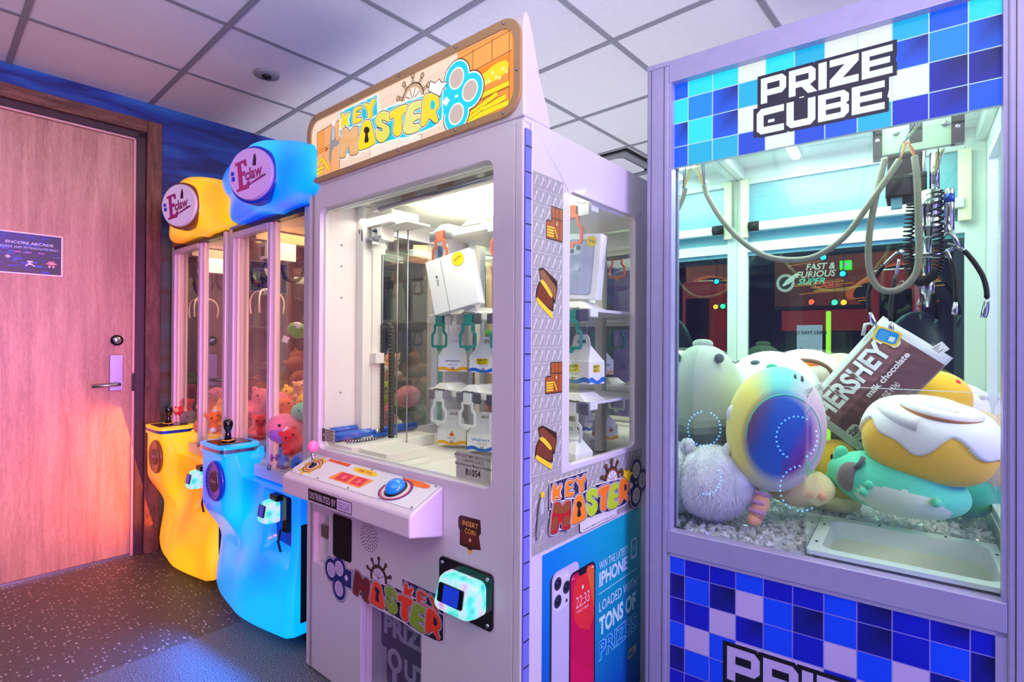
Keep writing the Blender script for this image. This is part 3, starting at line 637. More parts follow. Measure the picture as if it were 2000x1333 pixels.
# side panel with window, back, left side, base
b = MB(); b.loops([[(.030, .01), (KD, .01), (KD, KT), (.030, KT)], rrect(.207, .602, .868, 1.640, .02)], side, -.02, 0, 'white_paint'); b.build('side_panel', km, bevel=.003)
b = MB(); b.box(KW - .014, KW - .010, .19, .62, .85, 1.66, 'glass'); b.build('side_window', km)
b = MB(); b.loops([[(.0, .01), (KD, .01), (KD, KT), (.0, KT)], rrect(.20, .66, .84, 1.66, .02)], lambda a, z, d: Vector((d, a, z)), .022, .040, 'white_paint'); b.build('side_panel', km)
b = MB(); b.box(.026, .030, .19, .67, .83, 1.67, 'glass_ref'); b.build('side_window', km)
b = MB(); b.box(.04, KW - .02, KD - .02, KD, .01, KT, 'white_paint'); b.build('back_panel', km)
b = MB(); b.box(.02, KW - .002, .002, KD, KT - .012, KT, 'white_paint'); b.build('top_panel', km, bevel=.002)
# prize compartment
IZ = 1.735
b = MB(); b.box(.04, KW - .02, .026, KD - .02, IZ, IZ + .01, 'cream_inside'); b.box(.06, KW - .04, .05, .07, IZ - .035, IZ, 'cream_inside'); b.build('compartment_ceiling', km)
b = MB(); b.box(.04, .985, .026, .10, .780, .800, 'cream_inside'); b.box(.04, .46, .10, KD - .02, .78, .80, 'cream_inside'); b.box(.46, KW - .02, .10, KD - .02, .775, .790, 'cream_inside')
b.build('compartment_floor', km)
b = MB(); b.box(.042, .075, .026, .20, .80, IZ, 'cream_inside'); b.box(.075, .12, .155, .20, .80, IZ, 'cream_inside'); b.build('corner_column', km, bevel=.004)
for z in (1.58, 1.50, 1.38, 1.02): b = MB(); b.lathe([(.004, 0), (.003, .004)], (.0755, .09, z), (1, 0, 0), 'steel', n=8); b.build('screw', km)
b = MB(); b.box(.10, KW - .03, .752, .758, .80, 1.70, 'mirror'); b.build('back_mirror', km)
b = MB()
for u in (.16, .47, .80): b.box(u, u + .03, .735, .752, .80, IZ, 'cream_inside')
b.build('back_uprights', km)
# fluorescent tubes under the compartment ceiling
mat('tube_lit', rgb(255, 255, 246), .3, emis=rgb(255, 252, 236), es=4.0)
for u in (.50, .78, .93):
    b = MB(); b.tube([(u, .12, IZ - .022), (u, .68, IZ - .022)], .013, 'tube_lit', n=12); b.build('fluorescent_tube', km)
    b = MB(); b.box(u - .02, u + .02, .105, .12, IZ - .04, IZ, 'white_plastic'); b.box(u - .02, u + .02, .68, .70, IZ - .04, IZ, 'white_plastic'); b.box(u - .018, u + .018, .12, .68, IZ - .008, IZ, 'white_plastic'); b.build('lamp_holder', km)
l = area('key_machine_lamp', FK.W(.50, .32, 1.69), FK.W(.50, .34, .8), .8, .4, rgb(255, 252, 236), 6.2)
# carriage, rail, rods
tan = rgb(214, 186, 140); mat('tan_tape', tan, .6)
b = MB(); b.box(.24, .95, .105, .125, IZ - .05, IZ, 'cream_inside'); b.build('gantry_beam', km)
for u in (.42, .60): MB().box(u, u + .07, .098, .105, IZ - .045, IZ - .012, 'tan_tape').build('warning_label', km)
p0, p1 = hk(742, 409, v=.085), hk(985, 339, v=.085)
b = MB(); b.tube([p0, p1], .0085, 'steel', n=12); b.build('guide_rod', km)
b = MB(); b.box(.085, .275, .17, .30, 1.655, 1.705, 'cream_inside'); b.box(.040, .12, .17, .26, 1.560, 1.70, 'cream_inside'); b.box(.135, .20, .18, .24, 1.600, 1.660, 'cream_inside'); b.build('carriage', km, bevel=.003)
b = MB(); b.lathe([(.011, 0), (.010, .012)], (.085, .17, 1.62), (0, -1, 0), 'dark_gloss', n=14); b.tube([(.09, .16, 1.62), (.10, .15, 1.645), (.118, .15, 1.64), (.120, .15, 1.60)], .002, 'black', n=6); b.build('limit_switch', km)
b = MB(); b.lathe([(.010, 0), (.009, .012)], (.165, .18, 1.635), (0, -1, 0), 'dark_gloss', n=14); b.box(.12, .22, .165, .18, 1.60, 1.612, 'steel'); b.box(.165, .172, .16, .19, 1.585, 1.63, 'steel'); b.build('limit_switch', km)
b = MB(); b.box(.21, .34, .19, .30, 1.650, 1.656, 'cream_inside'); b.build('carriage_plate', km)
r0 = hk(704, 600, v=.20); r1 = hk(724, 600, v=.20)
b = MB(); b.box(r0.x - .012, r0.x + .016, .19, .21, .80, 1.57, 'chrome'); b.build('vertical_rail', km)
b = MB(); b.box(r0.x + .022, r1.x + .02, .195, .235, .80, 1.57, 'cream_inside'); b.box(r1.x - .01, r1.x + .05, .19, .23, 1.13, 1.17, 'cream_inside'); b.build('rail_housing', km, bevel=.002)
for x in (737, 748, 777, 797):
    t_, bb = hk(x, 450, v=.26), hk(x, 865 if x < 790 else 905, v=.26)
    b = MB(); b.tube([(t_.x, .26, t_.z), (t_.x, .26, max(.80, bb.z))], .0026, 'steel', n=6); b.build('lift_rod', km)
# cable chain: up, over and down again
b = MB(); xs = hk(745, 700, v=.24).x; xe = hk(765, 700, v=.24).x; ztop = hk(755, 640, v=.24).z; path = []
for i in range(26): path.append((xs, .86 + (ztop - .02 - .86) * i / 25))
rad = (xe - xs) / 2
for i in range(1, 8): a = math.pi * i / 8; path.append((xs + rad - rad * math.cos(a), ztop - .02 + rad * math.sin(a)))
for i in range(32): path.append((xe, ztop - .02 - (ztop - .84) * i / 31))
mat('chain_black', rgb(66, 68, 58), .45)
for i in range(len(path) - 1):
    (x0, z0), (x1, z1) = path[i], path[i + 1]; a = math.atan2(z1 - z0, x1 - x0); L_ = math.hypot(x1 - x0, z1 - z0)
    Mx = Matrix.Translation(((x0 + x1) / 2, .24, (z0 + z1) / 2)) @ Matrix.Rotation(-a, 4, 'Y')
    b.box(-L_ * .5, L_ * .5, -.008, .008, -.009, -.0065, 'chain_black', M=Mx); b.box(-L_ * .5, L_ * .5, -.008, .008, .0065, .009, 'chain_black', M=Mx)
    b.box(-L_ * .30, L_ * .30, -.008, -.006, -.007, .007, 'chain_black', M=Mx); b.box(-L_ * .30, L_ * .30, .006, .008, -.007, .007, 'chain_black', M=Mx)
b.build('cable_chain', km)
# blue push arm
mat('blue_enamel', rgb(18, 92, 200), .25, coat=.6)
b = MB(); b.tube([(.115, .040, .862), (.115, .42, .862)], .0165, 'blue_enamel', n=16); b.tube([(.082, .045, .878), (.082, .22, .878)], .014, 'blue_enamel', n=16); b.box(.125, .150, .20, .30, .836, .858, 'blue_enamel'); b.build('push_arm', km)
for v_ in (.215, .285): b = MB(); b.lathe([(.008, 0), (.012, .006), (.009, .013)], (.132, v_, .866), (1, 0, 0), 'chrome', n=12); b.build('roller', km)
b = MB(); b.box(.078, .24, .03, .42, .80, .842, 'cream_inside'); b.build('slide_table', km, bevel=.004)
b = MB(); b.box(.24, .40, .06, .24, .80, .835, 'cream_inside'); b.build('slide_block', km, bevel=.003)
b = MB(); p = [Vector((.17, .05, .852)), Vector((.185, .10, .850)), Vector((.19, .16, .850)), Vector((.18, .22, .852))]
pp = []
for i in range(60):
    t_ = i / 59 * 3; k = min(2, int(t_)); c = p[k].lerp(p[k + 1], t_ - k); pp.append((c.x + .006 * math.cos(i * 1.6), c.y, c.z + .006 * math.sin(i * 1.6)))
b.tube(pp, .0022, 'black', n=5); b.build('spiral_cable', km)
# window stickers
def glass_fn(d0): return lambda a, z, d: Vector((a, .012 - d - d0, z))
mat('sticker_grey', rgb(196, 200, 180), .5)
A = Art(glass_fn(0)); g0, g1 = hk(888, 900, v=0), hk(957, 951, v=0); x0, x1, z0, z1 = g0.x - .006, g1.x - .008, .832, .906
A.rect(x0, x1, z0, z1, rgb(188, 194, 170)); A.text('FOR CUSTOMER SERVICE CALL', (x0 + x1) / 2, z0 + .060, .008, rgb(40, 40, 36), .01, align='C', fit=.135); A.text('1-800-PIC-LOCO', (x0 + x1) / 2, z0 + .048, .008, rgb(40, 40, 36), .01, align='C', fit=.08)
A.text('Must Reference Machine Number', (x0 + x1) / 2, z0 + .036, .008, rgb(40, 40, 36), .01, align='C', fit=.14); A.text('B1054', (x0 + x1) / 2, z0 + .012, .018, rgb(16, 16, 16), .02, .9, align='C'); A.build('service_sticker', km)
A = Art(glass_fn(0)); A.rect(.080, .100, .848, .895, rgb(60, 64, 56)); A.add(ring(.09, .872, .005), rgb(200, 200, 190)); A.rect(.100, .165, .848, .895, rgb(190, 196, 176))
for i in range(6): A.rect(.108, .158 - (i % 2) * .008, .888 - i * .0068, .891 - i * .0068, rgb(50, 52, 46))
A.build('warning_sticker', km)
# marquee box on top
prof = [(-.004, 1.785), (-.006, 1.99), (-.004, 2.03), (.004, 2.052), (.016, 2.045), (.035, 2.0), (.065, 1.90), (.10, 1.83), (.112, 1.785)]
b = MB(); n = len(prof)
b.idx([(-.0, a, z) for a, z in prof] + [(KW + .0, a, z) for a, z in prof], [tuple(range(n))[::-1], tuple(range(n, 2 * n))] + [(i, (i + 1) % n, n + (i + 1) % n, n + i) for i in range(n)], 'white_paint', None, False)
b.build('banner_housing', km, bevel=.004)
fm = lambda a, z, d: Vector((a, -.008 - d, z))
mat('bronze_trim', rgb(186, 150, 104), .35, .25)
BO = rrect(.004, 1.031, 1.793, 2.046, .062, 8); BI = rrect(.030, 1.008, 1.812, 2.022, .045, 8)
b = MB(); b.loops([BO, BI], fm, -.004, .006, 'bronze_trim'); b.build('banner_frame', km, bevel=.002)
def screw(par, o, ax, pr=((.004, 0), (.003, .004)), m='steel'): b = MB(); b.lathe(list(pr), o, ax, m, n=8); return b.build('screw', par)
for u in (.06, .3, .55, .8, .975):
    for z in (1.8025, 2.034): screw(km, (u, -.014, z), (0, -1, 0))
for u in (.016, 1.02): screw(km, (u, -.014, 1.9), (0, -1, 0))
A = Art(fm, 'print_lit')
A.add(BI, rgb(250, 222, 196))
pat = []; pat2 = []
for i in range(82):
    for j in range(10):
        x = .036 + i * .0118; z = 1.82 + j * .02
        if z < 2.0: pat.append([(x, z), (x + .003, z), (x + .009, z + .016), (x + .006, z + .016)])
A.flat(pat, rgb(214, 190, 176))
org = rgb(246, 150, 60); dk = rgb(140, 70, 26); yl = rgb(255, 226, 10)
# left chest standing open with bars
A.add([(.065, 1.98), (.215, 1.99), (.215, 1.813), (.040, 1.813), (.040, 1.87), (.065, 1.89)], dk); A.add([(.068, 1.977), (.212, 1.987), (.212, 1.815), (.043, 1.815), (.043, 1.868), (.068, 1.887)], rgb(250, 176, 112))
A.add([(.07, 1.975), (.11, 1.979), (.11, 1.90), (.07, 1.895)], rgb(252, 160, 70))
for x in (.112, .160): A.line((x, 1.98), (x, 1.815), .0016, dk)
A.line((.068, 1.91), (.212, 1.92), .0016, dk); A.line((.068, 1.90), (.212, 1.91), .0016, dk); A.add(ring(.13, 1.905, .009, .008), rgb(200, 90, 30))
def bar(x0, z0, x1, z1, w): 
    A.line((x0, z0), (x1, z1), w + .003, rgb(150, 110, 0)); A.line((x0, z0), (x1, z1), w, yl)
bar(.045, 1.826, .10, 1.830, .010); bar(.045, 1.840, .11, 1.845, .010); bar(.05, 1.852, .10, 1.878, .010); bar(.10, 1.878, .145, 1.83, .010)
# right chest
A.add([(.80, 2.02), (1.006, 2.02), (1.006, 1.815), (.83, 1.815), (.80, 1.9)], org, 0)
A.add([(.79, 1.985), (.805, 2.012), (.995, 2.017), (1.0, 1.96), (.80, 1.945)], rgb(250, 170, 80)); 
for pts in ([(.80, 1.945), (1.0, 1.96)], [(.795, 2.0), (.99, 2.012)], [(.86, 1.952), (.86, 2.01)], [(.93, 1.957), (.93, 2.014)], [(.80, 1.905), (.99, 1.915)], [(.83, 1.86), (.99, 1.868)], [(.99, 2.015), (.99, 1.82)], [(.90, 1.82), (.90, 1.905)]): A.line(pts[0], pts[1], .0022, dk)
A.add([(.80, 1.94), (.99, 1.952), (.99, 1.918), (.84, 1.908)], rgb(255, 140, 20)); A.add([(.83, 1.915), (.86, 1.935), (.90, 1.928), (.94, 1.944), (.99, 1.94), (.985, 1.90), (.84, 1.895)], rgb(255, 220, 30), 1)
for i in range(12): A.add(ring(.85 + i * .012, 1.91 + .012 * math.sin(i * 2), .005, n=8), rgb(255, 246, 150))
bar(.88, 1.872, .99, 1.878, .013); bar(.85, 1.835, .95, 1.862, .012); bar(.86, 1.828, .98, 1.846, .014); bar(.80, 1.818, .99, 1.828, .014); bar(.84, 1.822, .90, 1.84, .01)
logo(A, .209, 1.802, 1.17, PAL_TOP, text=True, hook=True)
A.build('banner_art', km)
# control panel
cp = MB(); n = 5
PF = [(0.0, .800), (-.105, .752), (-.120, .742), (-.122, .735), (-.122, .682), (-.10, .678), (0, .655)]
cp.idx([(.050, v_, z_) for v_, z_ in PF] + [(.745, v_, z_) for v_, z_ in PF], [tuple(range(7)), tuple(range(7, 14))[::-1]] + [(i, 7 + i, 7 + (i + 1) % 7, (i + 1) % 7) for i in range(7)], 'white_paint', None, False)
cpo = cp.build('control_panel', km, bevel=.006, seg=3)
cdir = Vector((0, -.105, -.048)).normalized(); cn = Vector((0, -.048, .105)).normalized() * 1
if cn.z < 0: cn = -cn
def cf(a, t_, d): return Vector((a, 0, .800)) + cdir * t_ + cn * (d + .0015)
A = Art(cf); A.rect(.060, .735, .004, .112, rgb(232, 232, 230))
gg = []
for i in range(60): gg.append([(.065 + i * .011, .006), (.067 + i * .011, .006), (.071 + i * .011, .11), (.069 + i * .011, .11)])
A.flat(gg, rgb(206, 208, 206))
A.add(star(.135, .06, .040, .055, 8), rgb(240, 200, 40)); A.add(ring(.135, .06, .040, .036), rgb(40, 40, 90)); A.add(ring(.135, .06, .036, .032), rgb(236, 200, 90)); A.add(ring(.135, .06, .030, .026), rgb(190, 40, 40)); A.add(ring(.135, .06, .024, .020), rgb(238, 232, 226))
A.add([(.17, .008), (.30, .008), (.30, .024), (.17, .020)], rgb(230, 90, 20)); A.add([(.33, .012), (.46, .014), (.47, .038), (.34, .036)], rgb(250, 210, 20), 1); A.text('GAME START', .40, .02, .010, rgb(200, 40, 10), .02, align='C', mirror=False)
A.add([(.30, .05), (.48, .05), (.46, .095), (.28, .092)], rgb(250, 150, 60)); A.rect(.31, .38, .052, .088, rgb(226, 50, 62)); A.rect(.395, .455, .052, .088, rgb(226, 50, 62)); A.add(star(.345, .07, .006, .014, 5), rgb(250, 120, 130)); A.add(star(.425, .07, .006, .014, 5), rgb(250, 120, 130))
A.add([(.56, .006), (.70, .006), (.71, .028), (.62, .03)], rgb(240, 110, 20), 1); A.add(ring(.60, .062, .062, .048), rgb(60, 40, 120)); A.add(ring(.60, .062, .056, .044), rgb(230, 70, 60)); A.add(ring(.60, .062, .050, .040), rgb(226, 226, 224))
A.build('panel_overlay', cpo)
for u in (.07, .24, .42, .58, .725):
    for t_ in (.010, .106): screw(cpo, cf(u, t_, 0), cn)
jo = MB(); c0 = cf(.135, .06, 0); jo.lathe([(.016, 0), (.012, .004)], c0, cn, 'black', n=16); jo.tube([c0, c0 + Vector((0, 0, .055))], .0045, 'chrome', n=10); jo = jo.build('joystick', km)
mat('pink_ball', rgb(255, 130, 180), .35, coat=.5)
MB().ell(c0 + Vector((0, 0, .068)), .0205, 'pink_ball').build('ball_knob', jo)
mat('blue_dome', rgb(20, 130, 220), .15, emis=rgb(20, 120, 230), es=.35, coat=.8)
b = MB(); c0 = cf(.60, .06, 0); b.lathe([(.036, 0), (.035, .006)], c0, cn, 'black', n=24); b.lathe([(.032, .006), (.031, .012), (.026, .022), (.016, .029), (.004, .032)], c0, cn, 'blue_dome', n=24); b.build('push_button', km)
# SEGA strip on the panel's front edge
ff = lambda a, z, d: Vector((a, -.1225 - d, z))
A = Art(ff); A.rect(.225, .475, .690, .728, rgb(8, 8, 10)); A.rect(.395, .472, .6925, .7255, rgb(214, 196, 232)); A.text('DISTRIBUTED BY', .233, .697, .022, rgb(226, 210, 240), -.005, .8, fit=.155); A.text('SEGA', .433, .697, .022, rgb(120, 100, 150), 0, align='C', fit=.062); A.build('distributor_sticker', cpo)
# coin slot recess, dark panel, speaker holes
b = MB(); b.box(.050, .148, .022, .045, .402, .588, 'white_paint'); b.box(.085, .125, .008, .022, .50, .545, 'steel'); b.build('return_recess', km)
b = MB(); b.loops([rrect(.182, .292, .460, .608, .010)], front, -.002, .004, 'dark_gloss'); b.build('bill_slot_panel', km, bevel=.001)
b = MB()
for k, r_ in enumerate((.006, .016, .026, .036, .045)):
    nn = max(4, int(r_ * 560)); 
    for i in range(nn): a = 2 * math.pi * i / nn + k * .3; b.loops([ring(.390 + r_ * math.cos(a), .570 + r_ * math.sin(a), .0024, n=6)], front, .0002, .0006, 'black')
b.build('speaker_holes', km)
# front artwork
A = Art(front)
dx = .30 - .006; logo(A, dx, .322, 1.0, PAL_FRONT, key=(.262, -.015), keyring='L', text=False, hook=False); A.build('front_logo', km)
A = Art(front); A.add([(.806, .725), (.815, .733), (.890, .735), (.893, .70), (.885, .69), (.893, .655), (.86, .648), (.852, .638), (.842, .648), (.812, .650), (.812, .69), (.806, .70)], rgb(70, 26, 20)); A.rect(.815, .886, .657, .692, rgb(104, 40, 28))
A.text('INSERT', .852, .708, .014, rgb(250, 180, 60), .01, align='C', fit=.06); A.text('COIN', .852, .688, .014, rgb(250, 180, 60), .01, align='C', fit=.04); A.add([(.84, .645), (.864, .645), (.852, .630)], rgb(250, 190, 70)); A.rect(.848, .856, .668, .676, rgb(230, 180, 150))
for i in (.83, .852, .872): A.line((i, .657), (i, .668), .002, rgb(40, 14, 10))
A.build('insert_coin_sticker', km)
# lit card reader
b = MB(); b.loops([rrect(.735, .940, .452, .602, .014)], front, -.0, .006, 'dark_gloss'); cr = b.build('card_reader', km, bevel=.002)
def reader_mat():
    m, t, bs = nt('reader_glow'); tc = t.nodes.new('ShaderNodeTexCoord'); n = t.nodes.new('ShaderNodeTexNoise'); n.inputs['Scale'].default_value = 22; t.links.new(tc.outputs['Object'], n.inputs['Vector'])
    r = t.nodes.new('ShaderNodeValToRGB'); e = r.color_ramp.elements; e[0].position = .3; e[0].color = rgb(20, 150, 200); e[1].position = .75; e[1].color = rgb(230, 130, 240); k = e.new(.45); k.color = rgb(90, 255, 230); k = e.new(.58); k.color = rgb(220, 240, 255)
    t.links.new(n.outputs['Fac'], r.inputs[0]); t.links.new(r.outputs[0], bs.inputs['Emission Color']); bs.inputs['Emission Strength'].default_value = .85; bs.inputs['Roughness'].default_value = .15; bs.inputs['Base Color'].default_value = rgb(70, 110, 120)
reader_mat()
def reader(parent, u0, u1, z0, z1, v0, dep, screen=rgb(30, 70, 230), corners=4):
    zc = (z0 + z1) / 2; b = MB(); O = rrect(u0, u1, z0, z1, min(u1 - u0, z1 - z0) * .22, 5); cx = (u0 + u1) / 2; rows = []
    for t_, sc_, sh in ((0, 1, 0), (.45, 1.0, 0), (.8, .95, .01), (.95, .88, .012)):
        rows.append([Vector((cx + (a - cx) * sc_, v0 - dep * t_ * (1.0 if z < zc else .72), zc + (z - zc) * sc_)) for a, z in O])
    n = len(O); V = [p for r_ in rows for p in r_]; F = [tuple(range(3 * n, 4 * n))]
    for k in range(3): F += [(k * n + i, k * n + (i + 1) % n, (k + 1) * n + (i + 1) % n, (k + 1) * n + i) for i in range(n)]
    b.idx(V, F, 'reader_glow', None, True); b.build('lit_housing', parent)
    mat('screen_blue', rgb(10, 24, 120), .1, emis=screen, es=.6)
    w = u1 - u0; h = z1 - z0; y = v0 - dep * .84
    def sf(a, z, d): t_ = (z - z0) / h; return Vector((a, v0 - dep * (.965 - .24 * t_) - .004 - d, z))
    b = MB(); b.loops([rrect(u0 + w * .16, u1 - w * .20, z0 + h * .32, z0 + h * .84, .005)], sf, 0, .004, 'dark_gloss'); b.build('screen_bezel', parent)
    b = MB(); b.loops([rrect(u0 + w * .30, u1 - w * .30, z0 + h * .34, z0 + h * .82, .003)], sf, .004, .0055, 'screen_blue'); b.build('screen', parent)
reader(cr, .772, .918, .486, .578, -.006, .062)
for u, z in ((.75, .588), (.925, .588), (.925, .466), (.75, .466)): screw(cr, (u, -.005, z), (0, -1, 0), ((.006, 0), (.005, .005)), 'chrome')
# prize flap
mat('flap_grey', rgb(150, 140, 158), .3, .3)
b = MB(); b.box(.345, .656, .045, .055, .05, .355, 'flap_grey'); b.box(.335, .348, 0.0221, .055, .05, .355, 'white_paint'); b.box(.652, .66, .0221, .055, .05, .355, 'white_paint'); b.box(.345, .655, .0221, .1, .045, .056, 'white_paint'); b.box(.345, .655, .0221, .055, .349, .356, 'white_paint')
fl = b.build('prize_flap', km)
A = Art(lambda a, z, d: Vector((a, .044 - d, z))); ink = rgb(70, 62, 92); li = rgb(140, 132, 160)
A.add(rrect(.40, .665, .205, .345, .01), ink); A.add(rrect(.43, .66, .09, .22, .02), ink)
A.text('PRIZE', .415, .255, .060, li, .05, .82, fit=.225); A.add(ring(.472, .178, .038), li); A.add(ring(.472, .178, .018, .022), ink); A.add([(.46, .145), (.484, .145), (.484, .10), (.50, .10), (.50, .09), (.46, .085)], li)
A.text('UT', .520, .142, .060, li, .05, .8, fit=.115); A.add([(.50, .12), (.655, .06), (.60, .02), (.52, .055)], ink); A.add([(.53, .10), (.62, .06), (.585, .045), (.535, .06)], li); A.build('prize_out_print', fl)
# side artwork
A = Art(side); key_pattern(A, .033, .1715, .852, 1.656, .0277, .0415, rgb(166, 164, 158), rgb(214, 212, 204), rgb(212, 210, 202))
key_pattern(A, .037, .655, .662, .852, .0277, .0415, rgb(166, 164, 158), rgb(200, 198, 190), rgb(212, 210, 202))
chest(A, .131, 1.535, .078, .092); chest(A, .097, 1.345, .10, .135, 8, openlid=True, brown=rgb(150, 100, 60)); chest(A, .131, 1.118, .078, .085); chest(A, .097, .935, .10, .125, 8, openlid=True, brown=rgb(130, 62, 30))
A.build('key_pattern_strip', km)
A = Art(lambda a, z, d: side(a, z, d + .004)); logo(A, .10, .66, 1.0, PAL_SIDE); A.build('side_logo', km)
# phone poster
A = Art(side); A.rect(.083, .653, .05, .652, (rgb(0, 52, 178), rgb(0, 60, 170), rgb(0, 196, 186), rgb(0, 128, 214)))
sil = rgb(204, 196, 218)
A.add(rrect(.118, .245, .06, .585, .022), rgb(40, 44, 60)); A.add(rrect(.128, .262, .06, .588, .024), sil); A.add(rrect(.136, .215, .478, .578, .02), rgb(220, 214, 230))
for x, z in ((.156, .553), (.156, .505), (.198, .530)): A.add(ring(x, z, .018), rgb(60, 56, 70)); A.add(ring(x, z, .012), rgb(18, 18, 30)); A.add(ring(x - .003, z + .004, .003), rgb(90, 90, 130))
A.add(ring(.198, .563, .005), rgb(245, 240, 245)); A.add(ring(.198, .493, .005), rgb(30, 30, 30))
A.add(rrect(.212, .352, .06, .560, .022), rgb(24, 22, 34)); A.d += .00004
A.mb.idx([side(a, z, A.d) for a, z in rrect(.219, .345, .062, .553, .016)], [tuple(range(24))], 'print', [(rgb(214, 0, 70),) * 4], False)
A.add([(.219, .32), (.219, .10), (.345, .10), (.345, .22)], rgb(226, 0, 84)); A.add([(.26, .553), (.33, .553), (.345, .53), (.345, .35), (.24, .40), (.225, .5)], rgb(238, 46, 40), 1); A.add([(.30, .55), (.335, .55), (.345, .53), (.345, .42)], rgb(240, 100, 40))
A.add([(.256, .556), (.308, .556), (.300, .538), (.264, .538)], rgb(20, 16, 26)); A.text('22:33', .282, .450, .034, rgb(255, 214, 220), -.01, .72, align='C'); A.text('Friday, 5 August', .282, .436, .007, rgb(255, 220, 226), align='C'); A.add(ring(.282, .502, .004, .006), rgb(255, 255, 255)); A.text('9:41', .224, .540, .006, rgb(255, 220, 226)); A.rect(.33, .342, .541, .545, rgb(255, 240, 240))
wh = rgb(214, 246, 248)
A.text('WIN THE LATEST', .374, .520, .026, wh, .0, .8, fit=.183); A.text('IPHONE', .374, .470, .042, wh, .035, .8, fit=.180); A.holes([rrect(.578, .618, .490, .556, .006), rrect(.583, .613, .498, .550, .003)], wh); A.text('S', .598, .515, .02, wh, .0, align='C')
A.rect(.374, .62, .447, .4495, wh); A.text('LOADED WITH', .374, .392, .032, wh, .0, .9, fit=.245); A.text('TONS OF', .374, .322, .052, rgb(200, 250, 236), .04, .8, fit=.240)
A.text('PRIZES', .374, .246, .056, rgb(120, 220, 232), .045, .8, fit=.246); A.d += .00004; A.text('PRIZES', .374 + .002, .246, .056, rgb(0, 108, 190), .005, .8, fit=.242)
A.text('CTM', .56, .165, .030, rgb(200, 190, 150), .04, 1.0, shear=.3, fit=.06); A.build('phone_poster', km)
b = MB(); b.box(.02, KW - .02, .02, KD - .02, 0, .03, 'black'); b.build('base', km)
# ================================================================ PRIZES IN THE KEY MACHINE
mat('clear_key', rgb(226, 230, 222), .2, coat=.5); mat('teal_glitter', rgb(10, 140, 128), .3, .3, bump=.8, bscale=500, var=.35, vscale=260); mat('copper_glitter', rgb(196, 92, 56), .3, .4, bump=.8, bscale=500, var=.3, vscale=260)
mat('ledge_white', rgb(246, 244, 236), .35)
def key_cut(k=1.0):       # bottle-like key outline, centred on x, hanging from z = 0
    h = [(.019, 0), (.019, -.030), (.029, -.036), (.029, -.058), (.043, -.072), (.043, -.112), (.037, -.122), (.011, -.124), (.007, -.133)]
    o = [(a * k, b_ * k) for a, b_ in h] + [(-a * k, b_ * k) for a, b_ in h[::-1]]
    h = [(.020, -.041), (.020, -.062), (.034, -.077), (.034, -.108), (.029, -.113)]
    i = [(a * k, b_ * k) for a, b_ in h] + [(-a * k, b_ * k) for a, b_ in h[::-1]]
    return o, i
ROWS = [(1.640, 'copper_glitter', 'orange glitter'), (1.315, 'teal_glitter', 'teal glitter'), (1.028, 'clear_key', 'clear')]
COLS = [.350, .503, .656, .809, .950]; PV = .35
# ledges (part of the machine)
for z, m_, _ in ROWS:
    b = MB()
    b.box(.275, KW - .022, PV + .006, PV + .05, z - .022, z + .006, 'ledge_white'); b.box(.275, KW - .022, PV + .05, .735, z - .006, z + .004, 'ledge_white')
    for u in COLS:
        b.idx([(u - .05, PV - .0, z + .004), (u + .05, PV, z + .004), (u + .05, PV + .12, z + .004), (u - .05, PV + .12, z + .004), (u - .02, PV + .01, z + .028), (u + .02, PV + .01, z + .028), (u + .02, PV + .10, z + .028), (u - .02, PV + .10, z + .028)],
              [(0, 1, 5, 4), (1, 2, 6, 5), (2, 3, 7, 6), (3, 0, 4, 7), (4, 5, 6, 7)], 'ledge_white', None, False)
    b.build('prize_ledge', km, bevel=.002)
rown = ['top', 'middle', 'bottom']; coln = ['first', 'second', 'third', 'fourth', 'fifth']
for ri, (z, m_, cn_) in enumerate(ROWS):
    for ci, u in enumerate(COLS):
        if ri == 0 and ci in (1,): continue
        s = thing('key_hole_plate', FK, u, PV, z, '%s key cut-out on a clear plate, %s from the left on the %s ledge' % (cn_, coln[ci], rown[ri]), 'prize holder', 'key cut-out plates hanging on the prize ledges')
        b = MB(); b.box(-.062, .062, -.004, 0, -.155, .0, 'acrylic'); b.build('clear_plate', s)
        MATS.get('steel'); b = MB(); b.box(-.062, .062, -.007, -.004, -.036, .0, 'steel'); b.build('header_strip', s)
        o, i = key_cut(1.0); b = MB(); b.loops([o, i], lambda a, c, d: Vector((a, -.008 - d, c)), 0, .005, m_)
        b.build('key_cut_out', s)
        b = MB(); b.tube([(-.03, -.008, .004), (-.01, -.010, .008), (.012, -.009, .005), (.03, -.008, .006)], .0014, 'black', n=5); b.build('clip_wire', s)
